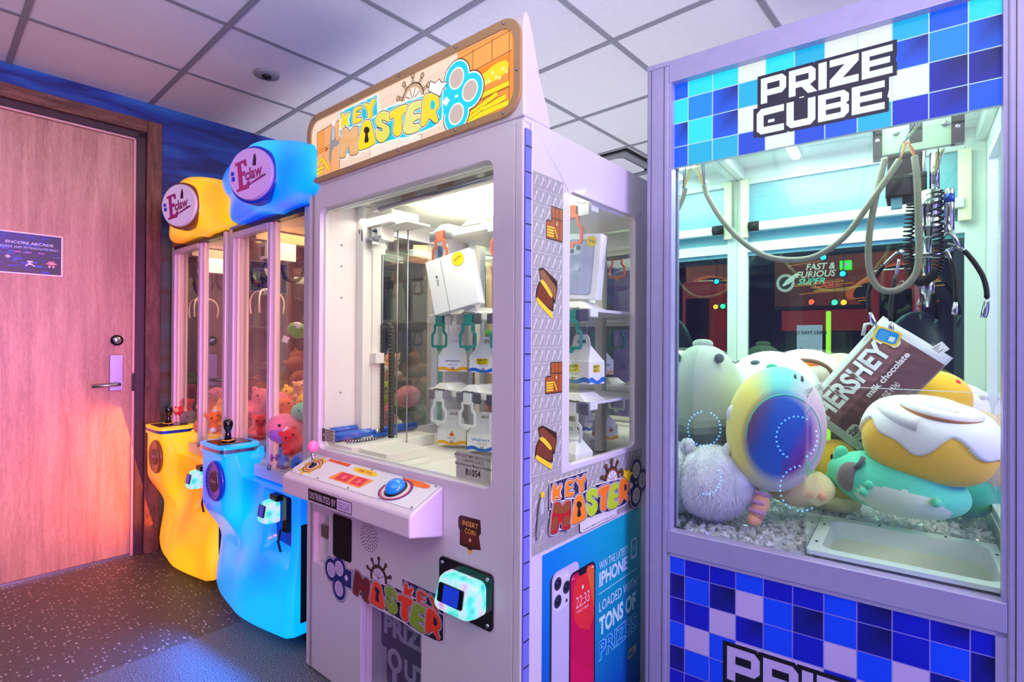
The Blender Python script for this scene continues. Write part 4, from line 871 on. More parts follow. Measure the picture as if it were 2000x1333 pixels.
def gift_box(u, v, z, rz, brand, wave, label, sc=1.0, num='30'):
    s = thing('gift_card_box', FK, u, v, z, label, 'gift box', 'gable gift card boxes hanging on the prize ledges', rz=rz)
    w, d, h = .058 * sc, .032 * sc, .060 * sc; hh = .045 * sc
    b = MB(); V = [(-w, -d, 0), (w, -d, 0), (w, d, 0), (-w, d, 0), (-w, -d, h), (w, -d, h), (w, d, h), (-w, d, h), (-w * .62, 0, h + hh), (w * .62, 0, h + hh)]
    b.idx(V, [(0, 3, 2, 1), (0, 1, 5, 4), (1, 2, 6, 5), (2, 3, 7, 6), (3, 0, 4, 7), (4, 5, 9, 8), (6, 7, 8, 9), (5, 6, 9), (7, 4, 8)], 'box_card', None, False)
    b.build('carton', s, bevel=.0015)
    b = MB(); hl = [(-w * .62, h + hh - .004), (w * .62, h + hh - .004), (w * .5, h + hh + .022 * sc), (w * .36, h + hh + .030 * sc), (-w * .36, h + hh + .030 * sc), (-w * .5, h + hh + .022 * sc)]
    b.loops([hl, rrect(-w * .3, w * .3, h + hh + .006, h + hh + .018, .005, 3)], lambda a, c, dd: Vector((a, dd, c)), -.001, .001, 'box_card'); b.build('handle', s)
    b = MB(); b.tube([(-.02, 0, h + hh + .02), (-.026, -.0, h + hh + .07), (-.012, 0, h + hh + .105), (.012, 0, h + hh + .105), (.026, 0, h + hh + .07), (.02, 0, h + hh + .02)], .0012, 'steel', n=5); b.build('hanging_wire', s)
    for f_, ww in ((lambda a, c, dd: Vector((a, -d - .0003 - dd, c)), w), (lambda a, c, dd: Vector((w + .0003 + dd, a, c)), d), (lambda a, c, dd: Vector((-a, d + .0003 + dd, c)), w)):
        A = Art(f_); wc = rgb(20, 110, 200) if wave == 'blue' else rgb(250, 180, 30); q = []
        up = [(-ww + 2 * ww * i / 12, .014 * sc + .005 * math.sin(i * .75) * sc) for i in range(13)]; dn_ = [(a, c - .013 * sc) for a, c in up[::-1]]
        A.add(up + [(a, max(.0005, c)) for a, c in dn_], wc)
        if ww == w: A.text(num, 0, .006 * sc, .012 * sc, rgb(20, 20, 24), .02, align='C'); A.text('Gift Card', 0, .024 * sc, .0065 * sc, rgb(60, 60, 60), 0, align='C')
        if brand == 'bb': A.add(rrect(-ww * .5, ww * .4, .031 * sc, .053 * sc, .003, 2), rgb(248, 226, 20)); A.text('BEST', -ww * .05, .043 * sc, .0075 * sc, rgb(10, 10, 10), .03, align='C', fit=ww * .7); A.text('BUY', -ww * .05, .033 * sc, .0075 * sc, rgb(10, 10, 10), .03, align='C', fit=ww * .6)
        elif brand == 'am': A.text('amazon', 0, .038 * sc, .009 * sc, rgb(30, 30, 30), .01, align='C', fit=ww * 1.0)
        elif brand == 'wm': A.text('Walmart', -ww * .1, .036 * sc, .010 * sc, rgb(30, 120, 200), .01, align='C', fit=ww * 1.2); A.add(star(ww * .72, .041 * sc, .001, .005 * sc, 6), rgb(250, 190, 40))
        elif brand == 'ap': A.add(ring(-.0025 * sc, .041 * sc, .006 * sc, .0075 * sc, 10), rgb(236, 120, 40)); A.add(ring(.0035 * sc, .041 * sc, .006 * sc, .0075 * sc, 10), rgb(236, 120, 40)); A.add(ring(.002 * sc, .0515 * sc, .0025 * sc, .0035 * sc, 8), rgb(110, 170, 50)); A.rect(-.0075 * sc, .0085 * sc, .040 * sc, .0425 * sc, rgb(200, 60, 60))
        A.build('printing', s)
    return s
mat('box_card', rgb(244, 243, 240), .55)
gift_box(.352, .42, 1.10, .55, 'am', 'orange', 'white gable gift box with orange wave behind the first teal key, middle ledge')
gift_box(.505, .44, 1.10, .3, 'bb', 'blue', 'white gable gift box with yellow logo, blue wave, behind the second teal key', num='20')
gift_box(.675, .52, 1.08, .5, 'am', 'orange', 'white gable gift box with orange wave, middle ledge, third from left')
gift_box(.945, .41, 1.085, -.2, 'bb', 'blue', 'white gable gift box with yellow logo by the right side window, middle ledge', 1.15)
gift_box(.352, .42, .815, .5, 'ap', 'orange', 'white gable gift box with an apple picture and orange wave, bottom left', num='10')
gift_box(.520, .42, .812, .35, 'wm', 'blue', 'white gable gift box with blue lettering and wave under the second clear key', 1.05, '10')
gift_box(.700, .52, .805, .55, 'ap', 'orange', 'white gable gift box with apple picture, bottom, near the side window', num='10')
gift_box(.930, .36, .805, -.2, 'wm', 'blue', 'white gable gift box with blue lettering at the bottom of the side window', 1.2)
# tablet carton hanging at the top left
def carton(name, pts_c, w, h, d, rot, label, cat):
    s = thing(name, FK, *pts_c, label, cat, rot=rot); MB().box(-w / 2, w / 2, -d / 2, d / 2, -h / 2, h / 2, 'box_card').build('carton', s, bevel=.002); return s
c = hk(905, 535, v=.33)
s = carton('tablet_box', (.438, .335, 1.435), .195, .205, .045, (0, R(13), 0), 'flat white tablet carton with a yellow starburst hanging tilted from the top ledge', 'box')
s.rotation_euler = (Matrix.Rotation(-FK.yaw + R(14), 3, 'Z') @ Matrix.Rotation(R(-13), 3, 'Y')).to_euler()
A = Art(lambda a, z, d: Vector((a, -.023 - d, z))); A.rect(-.0015, .0015, -.12, .12, rgb(120, 120, 124)) if False else None
A.add(star(.045, .075, .024, .029, 16), rgb(150, 110, 0)); A.add(star(.045, .075, .0225, .0275, 16), rgb(255, 226, 10)); A.text('WIN', .045, .072, .012, rgb(120, 80, 0), .02, align='C', rot=20); A.text('APPLE IPAD', .045, .062, .004, rgb(120, 80, 0), 0, align='C', rot=20)
A.rect(-.030, -.0285, -.12, .12, rgb(90, 92, 96)); A.add(ring(-.058, .035, .004, .005), rgb(70, 72, 76)); A.text('iPad', -.062, .025, .011, rgb(90, 92, 98), 0, rot=-90); A.build('printing', s)
b = MB(); b.tube([(0, 0, .12), (0, 0, .15)], .0012, 'steel', n=5); b.build('hanging_wire', s)
c = hk(1152, 540, v=.36)
s = carton('phone_box', (.955, .36 + .045, 1.455), .125, .205, .045, (0, 0, 0), 'white phone carton picturing a pale blue phone, seen in the side window', 'box')
s.rotation_euler = (Matrix.Rotation(-FK.yaw + R(8), 3, 'Z') @ Matrix.Rotation(R(5), 3, 'Y')).to_euler()
A = Art(lambda a, z, d: Vector((a, -.023 - d, z))); A.add(rrect(-.048, .042, -.09, .085, .012), rgb(150, 158, 180)); A.add(rrect(-.046, .040, -.088, .083, .011), rgb(182, 192, 214)); A.add(rrect(-.044, .0, .035, .080, .009), rgb(198, 206, 222))
for x, z in ((-.034, .068), (-.034, .048), (-.013, .058)): A.add(ring(x, z, .0085), rgb(110, 114, 126)); A.add(ring(x, z, .006), rgb(40, 44, 54))
A.add(ring(-.003, -.01, .005, .007), rgb(160, 168, 196)); A.add(star(.030, .078, .016, .019, 16), rgb(236, 214, 20)); A.text('WIN', .030, .075, .008, rgb(120, 90, 0), .02, align='C', rot=-15); A.build('printing', s)
A = Art(lambda a, z, d: Vector((.063 + d, a, z))); A.text('iPhone', 0.004, .03, .010, rgb(130, 134, 146), 0, rot=-90); A.build('side_lettering', s)
# small loose things on the compartment floor
mat('grey_bits', rgb(80, 74, 80), .5)
s = thing('fallen_key_tag', FK, hk(900, 890, z=.80).x, hk(900, 890, z=.80).y, .801, 'small dark mottled tag lying on the floor under the bottom gift boxes', 'tag')
b = MB(); b.loops([chaikin([(-.03, -.008), (.0, -.012), (.03, -.004), (.028, .008), (0, .006), (-.03, .010)], 2)], fid, 0, .004, 'grey_bits'); b.build('body', s)
# ================================================================ GLASS CUBE PRIZE MACHINE (right)
CW, CD, CT = .930, .92, 2.092
cm_ = thing('cube_prize_machine', FC, 0, 0, 0, 'big glass-fronted claw machine in a violet-lit aluminium frame with blue checkered panels', 'arcade machine')
cfr = lambda a, z, d: Vector((a, -d, z))
mat('alu_violet', rgb(176, 172, 206), .34, .25, var=.04, vscale=30); mat('inner_white', rgb(216, 228, 224), .35, coat=.2); mat('frost_blue', rgb(112, 178, 194), .3, coat=.3); mat('cream_strip', rgb(226, 226, 192), .5)
b = MB(); b.box(0, .0695, 0, .07, .03, CT, 'alu_violet'); 
b.build('corner_post', cm_, bevel=.004)
b = MB(); b.box(.849, CW + .03, 0, .07, .03, CT, 'alu_violet'); b.build('corner_post', cm_, bevel=.004)
b = MB()
for x in (.014, .055, .862, .935): b.box(x, x + .0015, -.0008, .002, .03, CT - .016, 'black')
b.build('post_grooves', cm_)
b = MB(); b.box(0, .0705, -.003, .07, CT - .016, CT, 'alu_violet'); b.build('post_cap', cm_, bevel=.002)
b = MB(); b.box(.0695, .849, .002, .05, 2.024, CT, 'alu_violet'); b.build('top_rail', cm_, bevel=.002)
b = MB(); b.box(.0695, .849, .001, .04, .566, .634, 'alu_violet'); b.build('middle_rail', cm_, bevel=.002)
b = MB(); b.box(.0695, .0795, .003, .04, .634, 2.024, 'alu_violet'); b.box(.841, .849, .003, .04, .634, 2.024, 'alu_violet'); b.box(.0695, .0795, .003, .04, .03, .566, 'alu_violet'); b.box(.829, .849, .003, .04, .03, .566, 'alu_violet'); b.box(.0695, .849, .003, .04, .556, .566, 'alu_violet'); b.build('glazing_bead', cm_)
b = MB(); b.box(.078, .842, .034, .038, .63, 1.768, 'glass'); b.build('front_pane', cm_)
b = MB(); b.box(.0, .03, .07, CD, .03, CT, 'alu_violet'); b.build('side_shell', cm_, bevel=.003); b = MB(); b.box(CW, CW + .03, .07, CD, .03, .62, 'alu_violet'); b.box(CW, CW + .03, .07, CD, 1.95, CT, 'alu_violet'); b.build('side_shell', cm_)
b = MB(); b.box(.03, CW, .05, CD, CT - .02, CT, 'alu_violet'); b.build('top_panel', cm_); b = MB(); b.box(.03, CW, CD - .03, CD, .03, .62, 'alu_violet'); b.build('rear_panel', cm_)
b = MB(); b.box(.01, CW, .02, CD - .02, 0, .03, 'black'); b.build('base', cm_)
# checkered lit header
def tiles(A, x0, x1, z0, z1, gx, gz, P, grid, palette, seamc):
    """grid of printed tiles; each may darken towards one corner as in the printed design"""
    A.rect(x0, x1, z0, z1, seamc); i0 = int(math.floor((x0 - gx) / P)); j0 = int(math.floor((z0 - gz) / P))
    for i in range(i0, int((x1 - gx) / P) + 1):
        for j in range(j0, int((z1 - gz) / P) + 1):
            a0, a1 = max(x0, gx + i * P + .0012), min(x1, gx + (i + 1) * P - .0012); c0, c1 = max(z0, gz + j * P + .0012), min(z1, gz + (j + 1) * P - .0012)
            if a1 - a0 < .002 or c1 - c0 < .002: continue
            k = grid(i - i0, j - j0); c = palette[k[0]]
            if len(k) > 1 and k[1] == 'd':
                dkc = (c[0] * .15, c[1] * .1, c[2] * .25, 1); A.rect(a0, a1, c0, c1, (c, c, dkc, c))
            else: A.rect(a0, a1, c0, c1, c)
            A.d -= A.step
    A.d += A.step * 2
SP = {'b': rgb(0, 92, 236), 'c': rgb(30, 226, 236), 'l': rgb(0, 140, 250), 'k': rgb(0, 72, 214), 'w': rgb(226, 240, 228), 't': rgb(10, 178, 222), 'n': rgb(0, 48, 200), 'z': rgb(0, 30, 170)}
# rows from the top; columns from the left
TOP = ['b c c w c t w t t w b b b c', 'c b bd t w w w w w b l b c bd', 'bd c bd w w w w w w w l zd z b', 'b t t b w w b b t b n zd zd b', 'b t t bd w b b t t n zd b b b']
TOP = [['b', 'c', 'c', 'w', 'c', 't', 'w', 'w', 't', 'b', 'c'],
       ['c', 'l', 'bd', 't', 'w', 'w', 'w', 'w', 'bd', 'l', 'bd'],
       ['bd', 'c', 'bd', 'w', 'w', 'w', 'w', 'w', 'w', 'zd', 'zd'],
       ['b', 't', 't', 'k', 'w', 'k', 'b', 't', 'n', 'nd', 'b']]
A = Art(lambda a, z, d: Vector((a, .030 - d, z)), 'print_lit')
tiles(A, .0795, .841, 1.765, 2.024, .0475, 1.7545, .0735, lambda i, j: TOP[max(0, min(3, 3 - j))][min(10, i)], SP, rgb(190, 226, 214))
mat('navy_ink', rgb(14, 14, 60), .4)
# heavy square lettering drawn as outlines
def bl(ch):
    w, h, t = 1.0, 1.0, .26; c = .16
    if ch == 'P': return [[(0, 0), (t, 0), (t, .28), (w - c, .28), (w, .28 + c), (w, h - c), (w - c, h), (0, h)], [(t, .52), (w - t, .52), (w - t, .76), (t, .76)]]
    if ch == 'R': return [[(0, 0), (t, 0), (t, .30), (.48, .30), (.72, 0), (w + .06, 0), (.80, .32), (w, .44), (w, h - c), (w - c, h), (0, h)], [(t, .53), (w - t, .53), (w - t, .76), (t, .76)]]
    if ch == 'I': return [[(0, 0), (t * 1.1, 0), (t * 1.1, h), (0, h)]]
    if ch == 'Z': return [[(0, 0), (w, 0), (w, .26), (.46, .26), (w, .74), (w, h), (0, h), (0, .74), (.52, .74), (0, .26)]]
    if ch == 'E': return [[(0, 0), (w, 0), (w, .24), (t, .24), (t, .39), (w * .92, .39), (w * .92, .61), (t, .61), (t, .76), (w, .76), (w, h), (0, h)]]
    if ch == 'C': return [[(c, 0), (w, 0), (w, .26), (t, .28), (t, .72), (w, .74), (w, h), (c, h), (0, h - c), (0, c)]]
    if ch == 'U': return [[(c, 0), (w - c, 0), (w, c), (w, h), (w - t, h), (w - t, .26), (t, .26), (t, h), (0, h), (0, c)]]
    if ch == 'B': return [[(0, 0), (w - c, 0), (w, c), (w, .42), (w - .09, .5), (w, .58), (w, h - c), (w - c, h), (0, h)], [(t, .22), (w - t, .22), (w - t, .40), (t, .40)], [(t, .60), (w - t, .60), (w - t, .78), (t, .78)]]
def block(A, st, x, z, w, h, gap, colr, inkc, edge=.0085, first=None):
    xs = []; cx = x
    for ch in st: cw = w * (.30 if ch == 'I' else 1.0); xs.append((ch, cx, cw)); cx += cw + gap
    for ch, x_, cw in xs:
        kx = cw / (.286 if ch == 'I' else 1.0) if ch == 'I' else cw; L = [[(x_ + a * kx, z + b_ * h) for a, b_ in lp] for lp in bl(ch)]; A.add(grow(L[0], edge), inkc)
        A.rect(x_ - edge, x_ + cw + gap, z - edge * .6, z + h + edge * .6, inkc)
    for ch, x_, cw in xs:
        kx = cw / (.286 if ch == 'I' else 1.0) if ch == 'I' else cw; L = [[(x_ + a * kx, z + b_ * h) for a, b_ in lp] for lp in bl(ch)]
        A.holes(L, colr); 
        if ch == 'C': A.rect(x_ + cw * .42, x_ + cw * .66, z + h * .40, z + h * .52, colr)
        if ch in 'P' and first: A.rect(x_ + cw * .45, x_ + cw * .8, z - h * .0, z + h * .08, colr)
wht = rgb(228, 236, 224); ink = rgb(12, 12, 52)
q = lambda x, y: FC.hit(x, y, v=.03)
a_, b_2 = q(1483, 145), q(1745, 120)
block(A, 'PRIZE', q(1486, 195).x, 1.899, .0655, .073, .0065, wht, ink, .009); block(A, 'CUBE', q(1478, 245).x, 1.812, .0710, .073, .0060, wht, ink, .009)
A.build('lit_sign', cm_)
# lower panel
LOW = [['b', 'n', 'n', 'b', 'n', 'n', 'b', 'zd', 'n', 'nd', 'n'], ['zd', 'b', 'zd', 'w', 'b', 'zd', 'b', 'zd', 'n', 'b', 'zd'], ['nd', 'n', 'w', 'nd', 'b', 'n', 'w', 'b', 'w', 'zd', 'n'],
       ['b', 'w', 'b', 'w', 'w', 'w', 'n', 'w', 'b', 'n', 'zd'], ['zd', 'b', 'b', 'n', 'w', 'n', 'b', 'w', 'n', 'b', 'n'], ['n', 'n', 'zd', 'b', 'n', 'w', 'n', 'zd', 'b', 'n', 'b']]
LP_ = {'b': rgb(0, 78, 250), 'n': rgb(0, 20, 196), 'z': rgb(0, 14, 150), 'w': rgb(206, 190, 232)}
A = Art(lambda a, z, d: Vector((a, .006 - d, z)))
tiles(A, .0795, .829, .04, .556, .0510, .5045 - .0735 * 7, .0735, lambda i, j: LOW[(7 - j) % 6][min(10, i)], LP_, rgb(150, 140, 214))
q = lambda x, y: FC.hit(x, y, v=.006)
block(A, 'PRIZE', q(1420, 1310).x, .24, .0880, .096, .0085, rgb(206, 190, 232), rgb(10, 8, 30), .012); block(A, 'CUBE', q(1420, 1310).x, .125, .10, .096, .0085, rgb(206, 190, 232), rgb(10, 8, 30), .012)
A.build('checker_print', cm_); b = MB(); b.box(.078, .831, .0065, .012, .04, .558, 'white_plastic'); b.build('lower_panel', cm_)
# ---- interior
IL, IR, IB, CZ = .088, .882, .80, 1.955
b = MB(); b.box(IL - .012, IL, .05, IB, .60, CZ, 'mirror'); b.build('mirror_wall', cm_)
b = MB(); b.box(.03, CW, .04, CD - .03, CZ, CZ + .02, 'inner_white'); b.box(.0795, .841, .032, .045, 1.765, 2.024, 'inner_white'); b.build('compartment_ceiling', cm_)
b = MB(); b.box(IL, IL + .04, IB - .03, IB, .60, CZ, 'inner_white'); b.box(IR - .055, IR, IB - .03, IB, .60, CZ, 'inner_white'); b.build('rear_post', cm_, bevel=.002)
b = MB(); b.box(IL + .04, IR - .055, IB - .03, IB, 1.885, CZ, 'inner_white'); b.box(IL + .04, IR - .055, IB - .028, IB - .01, 1.600, 1.640, 'inner_white'); b.build('rear_header', cm_)
b = MB(); b.box(IL + .04, IR - .055, IB - .015, IB - .005, 1.640, 1.885, 'frost_blue'); b.box(IL + .04, IR - .055, IB - .014, IB - .006, 1.585, 1.600, 'frost_blue'); b.build('frosted_band', cm_)
z_ = FC.hit(1492, 440, v=.74).z
b = MB(); b.box(IL + .055, IR - .06, .735, .765, z_ - .018, z_ + .016, 'inner_white'); b.build('gantry_rail', cm_, bevel=.002)
b = MB(); b.tube([(IL + .052, .74, z_), (IL + .092, .74, z_)], .020, 'black_rubber', n=16); b.build('rail_bumper', cm_)
b = MB(); b.box(IL + .018, IL + .048, .745, .765, z_ - .04, 1.90, 'cream_strip'); b.build('cream_bracket', cm_)
b = MB(); b.box(IR - .075, IR - .04, .745, .765, z_ - .06, 1.88, 'cream_strip'); b.build('cream_bracket', cm_)
b = MB(); b.box(IL + .03, IR - .05, IB - .012, IB - .006, .64, 1.60, 'glass_teal'); b.build('rear_pane', cm_)
# ceiling cove running front to back on the left and the right
b = MB(); b.box(IL, IL + .028, .05, IB - .03, CZ - .05, CZ, 'inner_white'); b.box(IR - .028, IR, .05, IB - .03, CZ - .05, CZ, 'inner_white'); b.build('ceiling_cove', cm_, bevel=.003)
# right side: framed glass door
b = MB(); b.loops([[(.05, .60), (IB, .60), (IB, CZ), (.05, CZ)], rrect(.10, .70, .68, 1.86, .01)], lambda a, z, d: Vector((IR + d, a, z)), 0, .02, 'inner_white'); b.loops([rrect(.12, .68, .70, 1.84, .01), rrect(.15, .65, .73, 1.81, .01)], lambda a, z, d: Vector((IR - .006 + d, a, z)), 0, .02, 'inner_white'); b.build('side_frame', cm_, bevel=.002)
b = MB(); b.box(IR + .006, IR + .010, .09, .71, .67, 1.87, 'glass_ref'); b.build('side_pane', cm_)
# LED battens
mat('led_lit', rgb(236, 255, 250), .3, emis=rgb(232, 255, 248), es=5.0)
for x, y in ((1547, 297), (1760, 270)):
    c = FC.hit(x, y, z=CZ - .015)
    b = MB(); b.box(c.x - .012, c.x + .012, c.y - .13, c.y + .10, CZ - .016, CZ - .006, 'led_lit'); b.build('led_batten', cm_, bevel=.003)
    b = MB(); b.box(c.x - .02, c.x + .02, c.y - .14, c.y + .11, CZ - .006, CZ, 'inner_white'); b.build('batten_base', cm_)
area('cube_machine_lamp', FC.W(.47, .36, 1.93), FC.W(.47, .40, .6), .55, .45, rgb(226, 255, 238), 11)
# prize floor bed, chute
b = MB(); b.box(IL, .448, .038, IB, .58, .60, 'inner_white'); b.box(.448, IR, .42, IB, .58, .60, 'inner_white'); b.build('prize_floor', cm_)
b = MB(); b.loops([rrect(.446, .872, .040, .405, .008), rrect(.478, .852, .075, .365, .035)], lambda a, c, d: Vector((a, c, d)), .640, .652, 'inner_white'); b.build('chute_flange', cm_, bevel=.002)
mat('chute_green', rgb(196, 206, 184), .6)
b = MB(); b.loops([rrect(.470, .860, .067, .373, .035), rrect(.478, .852, .075, .365, .035)], lambda a, c, d: Vector((a, c, d)), .34, .640, 'inner_white'); b.box(.47, .86, .067, .373, .33, .345, 'chute_green')
b.idx([(.478, .365, .60), (.852, .365, .60), (.852, .08, .42), (.478, .08, .42)], [(0, 1, 2, 3)], 'chute_green', None, False); b.build('prize_chute', cm_)
for u, v in ((.462, .30), (.462, .12), (.60, .388), (.76, .388), (.862, .3)): screw(cm_, (u, v, .652), (0, 0, 1), ((.004, 0), (.003, .0025)), 'black')
b = MB(); b.box(.440, .445, .05, .412, .60, 1.085, 'acrylic'); b.box(.446, .874, .408, .413, .60, 1.075, 'acrylic'); b.box(.440, .442, .05, .412, 1.085, 1.087, 'inner_white'); b.box(.446, .874, .4095, .4115, 1.075, 1.077, 'inner_white'); b.box(.4395, .4415, .405, .409, .655, 1.085, 'inner_white'); b.build('clear_guard', cm_)
# ================================================================ CLAW MACHINES (blue and yellow)
mat('eclaw_frame', rgb(214, 208, 224), .35, .2); mat('disc_lilac', rgb(196, 160, 220), .35, coat=.4); mat('disc_white', rgb(226, 226, 232), .35, coat=.4)
mat('warm_inside', rgb(250, 226, 200), .5); mat('black_shine', rgb(12, 12, 14), .2, coat=.5); mat('amber', rgb(240, 150, 30), .3, emis=rgb(250, 150, 20), es=.5)
grad_emis('blue_shell', rgb(0, 78, 255), rgb(0, 190, 255), .74, nscale=2.6); grad_emis('amber_shell', rgb(255, 112, 30), rgb(255, 200, 24), .80, nscale=3.0)
mat('blue_dark', rgb(6, 40, 150), .3, emis=rgb(4, 40, 190), es=.35, coat=.4); mat('amber_dark', rgb(110, 60, 30), .35, emis=rgb(160, 80, 20), es=.18, coat=.4)
mat('strip_blue', rgb(30, 70, 170), .2, .4); mat('strip_steel', rgb(160, 170, 200), .15, .9)
def sst(x, a, b_): t_ = max(0, min(1, (x - a) / (b_ - a))); return t_ * t_ * (3 - 2 * t_)
EV = .04
mat('beam_tan', rgb(168, 140, 112), .45)
def eclaw(name, u0, shell, dark, disc, label, interior, lampc, lampw):
    mc = thing(name, FK, u0, EV, 0, label, 'claw machine')
    U = lambda x, y, v: FK.hit(x, y, v=v) + Vector((.80, -EV, 0))
    EW, ED = .72, .68
    # moulded lower body
    def vf(u, z):
        ped = 1 - sst(u, .235, .285)
        vl = -.118 + .085 * (1 - sst(z, .30, .50)) - .02 * (1 - sst(z, .1, .3))
        vr = -.045 - .02 * (1 - sst(z, .2, .45)) + .03 * sst(z, .5, .64) * 0
        wide = 1 - sst(u, .235, .42); k = ped * sst(z, .25, .5) + wide * (1 - sst(z, .25, .5))
        v = k * vl + (1 - k) * vr
        v -= .045 * math.sin(math.pi * min(1, max(0, u / EW))) * (1 - sst(z, .18, .42))
        pk = sst(u, .47, .50) * (1 - sst(u, .665, .69)) * sst(z, .34 + (u - .47) * -.1, .42) * (1 - sst(z, .595, .605)); v += .075 * pk
        rim = sst(u, -.005, .025); v += (1 - rim) * .02 + .02 * sst(u, EW - .02, EW)
        return v
    NU, NZ = 84, 84; b = MB(); V = []
    def zt(u): return .735 - .115 * sst(u, .262, .275)
    def zb(u): return .075 + .09 * math.exp(-u / .035)
    for j in range(NZ + 1):
        for i in range(NU + 1):
            u = EW * i / NU; z = zb(u) + (zt(u) - zb(u)) * j / NZ; V.append((u, vf(u, z), z))
    b.idx(V, [(j * (NU + 1) + i, j * (NU + 1) + i + 1, (j + 1) * (NU + 1) + i + 1, (j + 1) * (NU + 1) + i) for j in range(NZ) for i in range(NU)], shell, None, True)
    def skirt(ids, back):
        n = len(ids); P = [V[k] for k in ids] + [back(V[k]) for k in ids]; b.idx(P, [(i, i + 1, n + i + 1, n + i) for i in range(n - 1)], shell, None, False)
    skirt([i for i in range(NU + 1)], lambda p: (p[0], .06, max(.07, p[2]))); skirt([NZ * (NU + 1) + i for i in range(NU + 1)], lambda p: (p[0], .06 if p[0] < .27 else .0, p[2]))
    skirt([j * (NU + 1) for j in range(NZ + 1)], lambda p: (p[0], .06, p[2])); skirt([j * (NU + 1) + NU for j in range(NZ + 1)], lambda p: (p[0], .06, p[2]))
    b.build('lower_body', mc)
    b = MB(); b.box(.012, EW - .01, .0, ED, .07, .62, dark); b.build('cabinet', mc, bevel=.004)
    b = MB(); b.box(EW - .006, EW + .001, -.02, .02, .12, .50, 'dark_gloss'); b.build('edge_slot', mc)
    for u, v in ((.06, .05), (EW - .06, .05), (.06, ED - .06), (EW - .06, ED - .06)):
        b = MB(); b.lathe([(.022, -.012), (.024, 0), (.022, .012)], (u, v, .024), (1, 0, 0), 'black_rubber', n=14); b.box(u - .016, u + .016, v - .016, v + .016, .045, .072, 'steel'); b.build('caster', mc)
    # console with joystick
    b = MB(); O = chaikin([(.012, .058), (.268, .058), (.268, -.10), (.255, -.135), (.025, -.135), (.004, -.11)], 2)
    b.loops([O], lambda a, c, d: Vector((a, c, d)), .715, .755, shell); co = b.build('console', mc, bevel=.005)
    b = MB(); b.loops([grow(O, .0015)], lambda a, c, d: Vector((a, c, d)), .727, .743, 'strip_steel' if shell == 'blue_shell' else 'strip_blue'); b.build('metal_strip', co)
    b = MB(); b.loops([rrect(.04, .20, -.115, .03, .015)], lambda a, c, d: Vector((a, c, d)), .755, .7575, 'dark_gloss'); b.build('control_plate', co)
    b = MB(); b.lathe([(.030, .7575), (.028, .762), (.02, .768)], (.125, -.05, 0), (0, 0, 1), 'black_shine', n=22); b.lathe([(.028, .7585), (.024, .7655)], (.125, -.05, .001), (0, 0, 1), 'amber', n=22)
    b.lathe([(.015, .765), (.013, .79), (.010, .80), (.018, .818), (.021, .835), (.019, .85), (.010, .858)], (.125, -.05, 0), (0, 0, 1), 'black_shine', n=20); b.build('joystick', co)
    b = MB(); b.box(.215, .24, -.06, -.055, .757, .80, 'acrylic'); b.build('instruction_card', co)
    # round speaker on the pedestal
    c = U(421, 940, -.082); b = MB(); b.lathe([(.088, -.006), (.088, .006), (.080, .012), (.072, .008), (.066, .006), (.05, .009), (.046, .006)], (c.x, -.122, c.z), (0, -1, 0), dark, n=36); b.lathe([(.048, .007), (.047, .010), (.044, .010)], (c.x, -.122, c.z), (0, -1, 0), 'steel', n=30); sp = b.build('speaker', mc)
    A = Art(lambda a, z, d: Vector((c.x + a, -.1328 - d, c.z + z))); A.add(ring(0, 0, .044), rgb(16, 20, 60)); A.text('ECLAW', 0, -.005, .012, rgb(200, 190, 210), .01, align='C', fit=.05)
    for i in range(20): a = 2 * math.pi * i / 20; A.add(ring(.058 * math.cos(a), .058 * math.sin(a), .002, n=6), rgb(220, 225, 240))
    A.build('speaker_badge', sp)
    # card reader in the recess
    rd = MB(); rd.box(.545, .60, -.06, .03, .575, .60, 'black'); rd.box(.62, .655, -.045, .0, .46, .60, 'dark_gloss'); rd.tube([(.62, -.05, .47), (.61, -.055, .42), (.62, -.05, .38)], .005, 'black', n=8); rd = rd.build('card_reader', mc, bevel=.002)
    reader(rd, .528, .605, .492, .578, -.045, .06)
    # glazed frame
    Z0, Z1 = .70, 1.745
    b = MB(); b.box(0, .045, .0, .05, Z0 - .02, Z1, 'eclaw_frame'); b.build('corner_post', mc, bevel=.003)
    b = MB(); b.box(.045, .066, .012, .04, Z0, Z1, interior); b.box(.066, .098, .04, .05, Z0, Z1, interior); b.build('inner_trim', mc)
    b = MB(); b.box(.385, .412, .0, .035, .655, Z1 - .005, 'eclaw_frame'); b.box(.412, .432, .012, .035, .655, Z1 - .005, interior); b.build('middle_post', mc, bevel=.002)
    b = MB(); b.box(EW - .03, EW, .0, .05, .62, Z1, 'eclaw_frame'); b.build('corner_post', mc, bevel=.003)
    b = MB(); b.box(.30, EW, -.012, .02, .625, .675, 'eclaw_frame'); b.build('door_rail', mc, bevel=.003); b = MB(); b.box(.045, EW - .03, -.004, .03, Z1 - .02, Z1, 'black'); b.box(.045, .39, -.004, .03, Z1 - .045, Z1 - .02, 'eclaw_frame'); b.build('top_rail', mc)
    b = MB(); b.lathe([(.013, 0), (.011, .008)], (.445, -.012, .682), (0, -1, 0), 'steel', n=16); b.build('door_lock', mc)
    b = MB(); b.box(.066, .385, .022, .026, Z0 - .02, Z1 - .02, 'glass'); b.box(.432, EW - .03, .022, .026, .66, Z1 - .02, 'glass'); b.build('front_pane', mc)
    b = MB(); b.box(.0, .006, .05, ED, .62, Z1, 'eclaw_frame'); b.box(EW - .03, EW, ED - .04, ED, .62, Z1, 'eclaw_frame'); b.box(0, .03, ED - .04, ED, .62, Z1, 'eclaw_frame'); b.build('rear_frame', mc)
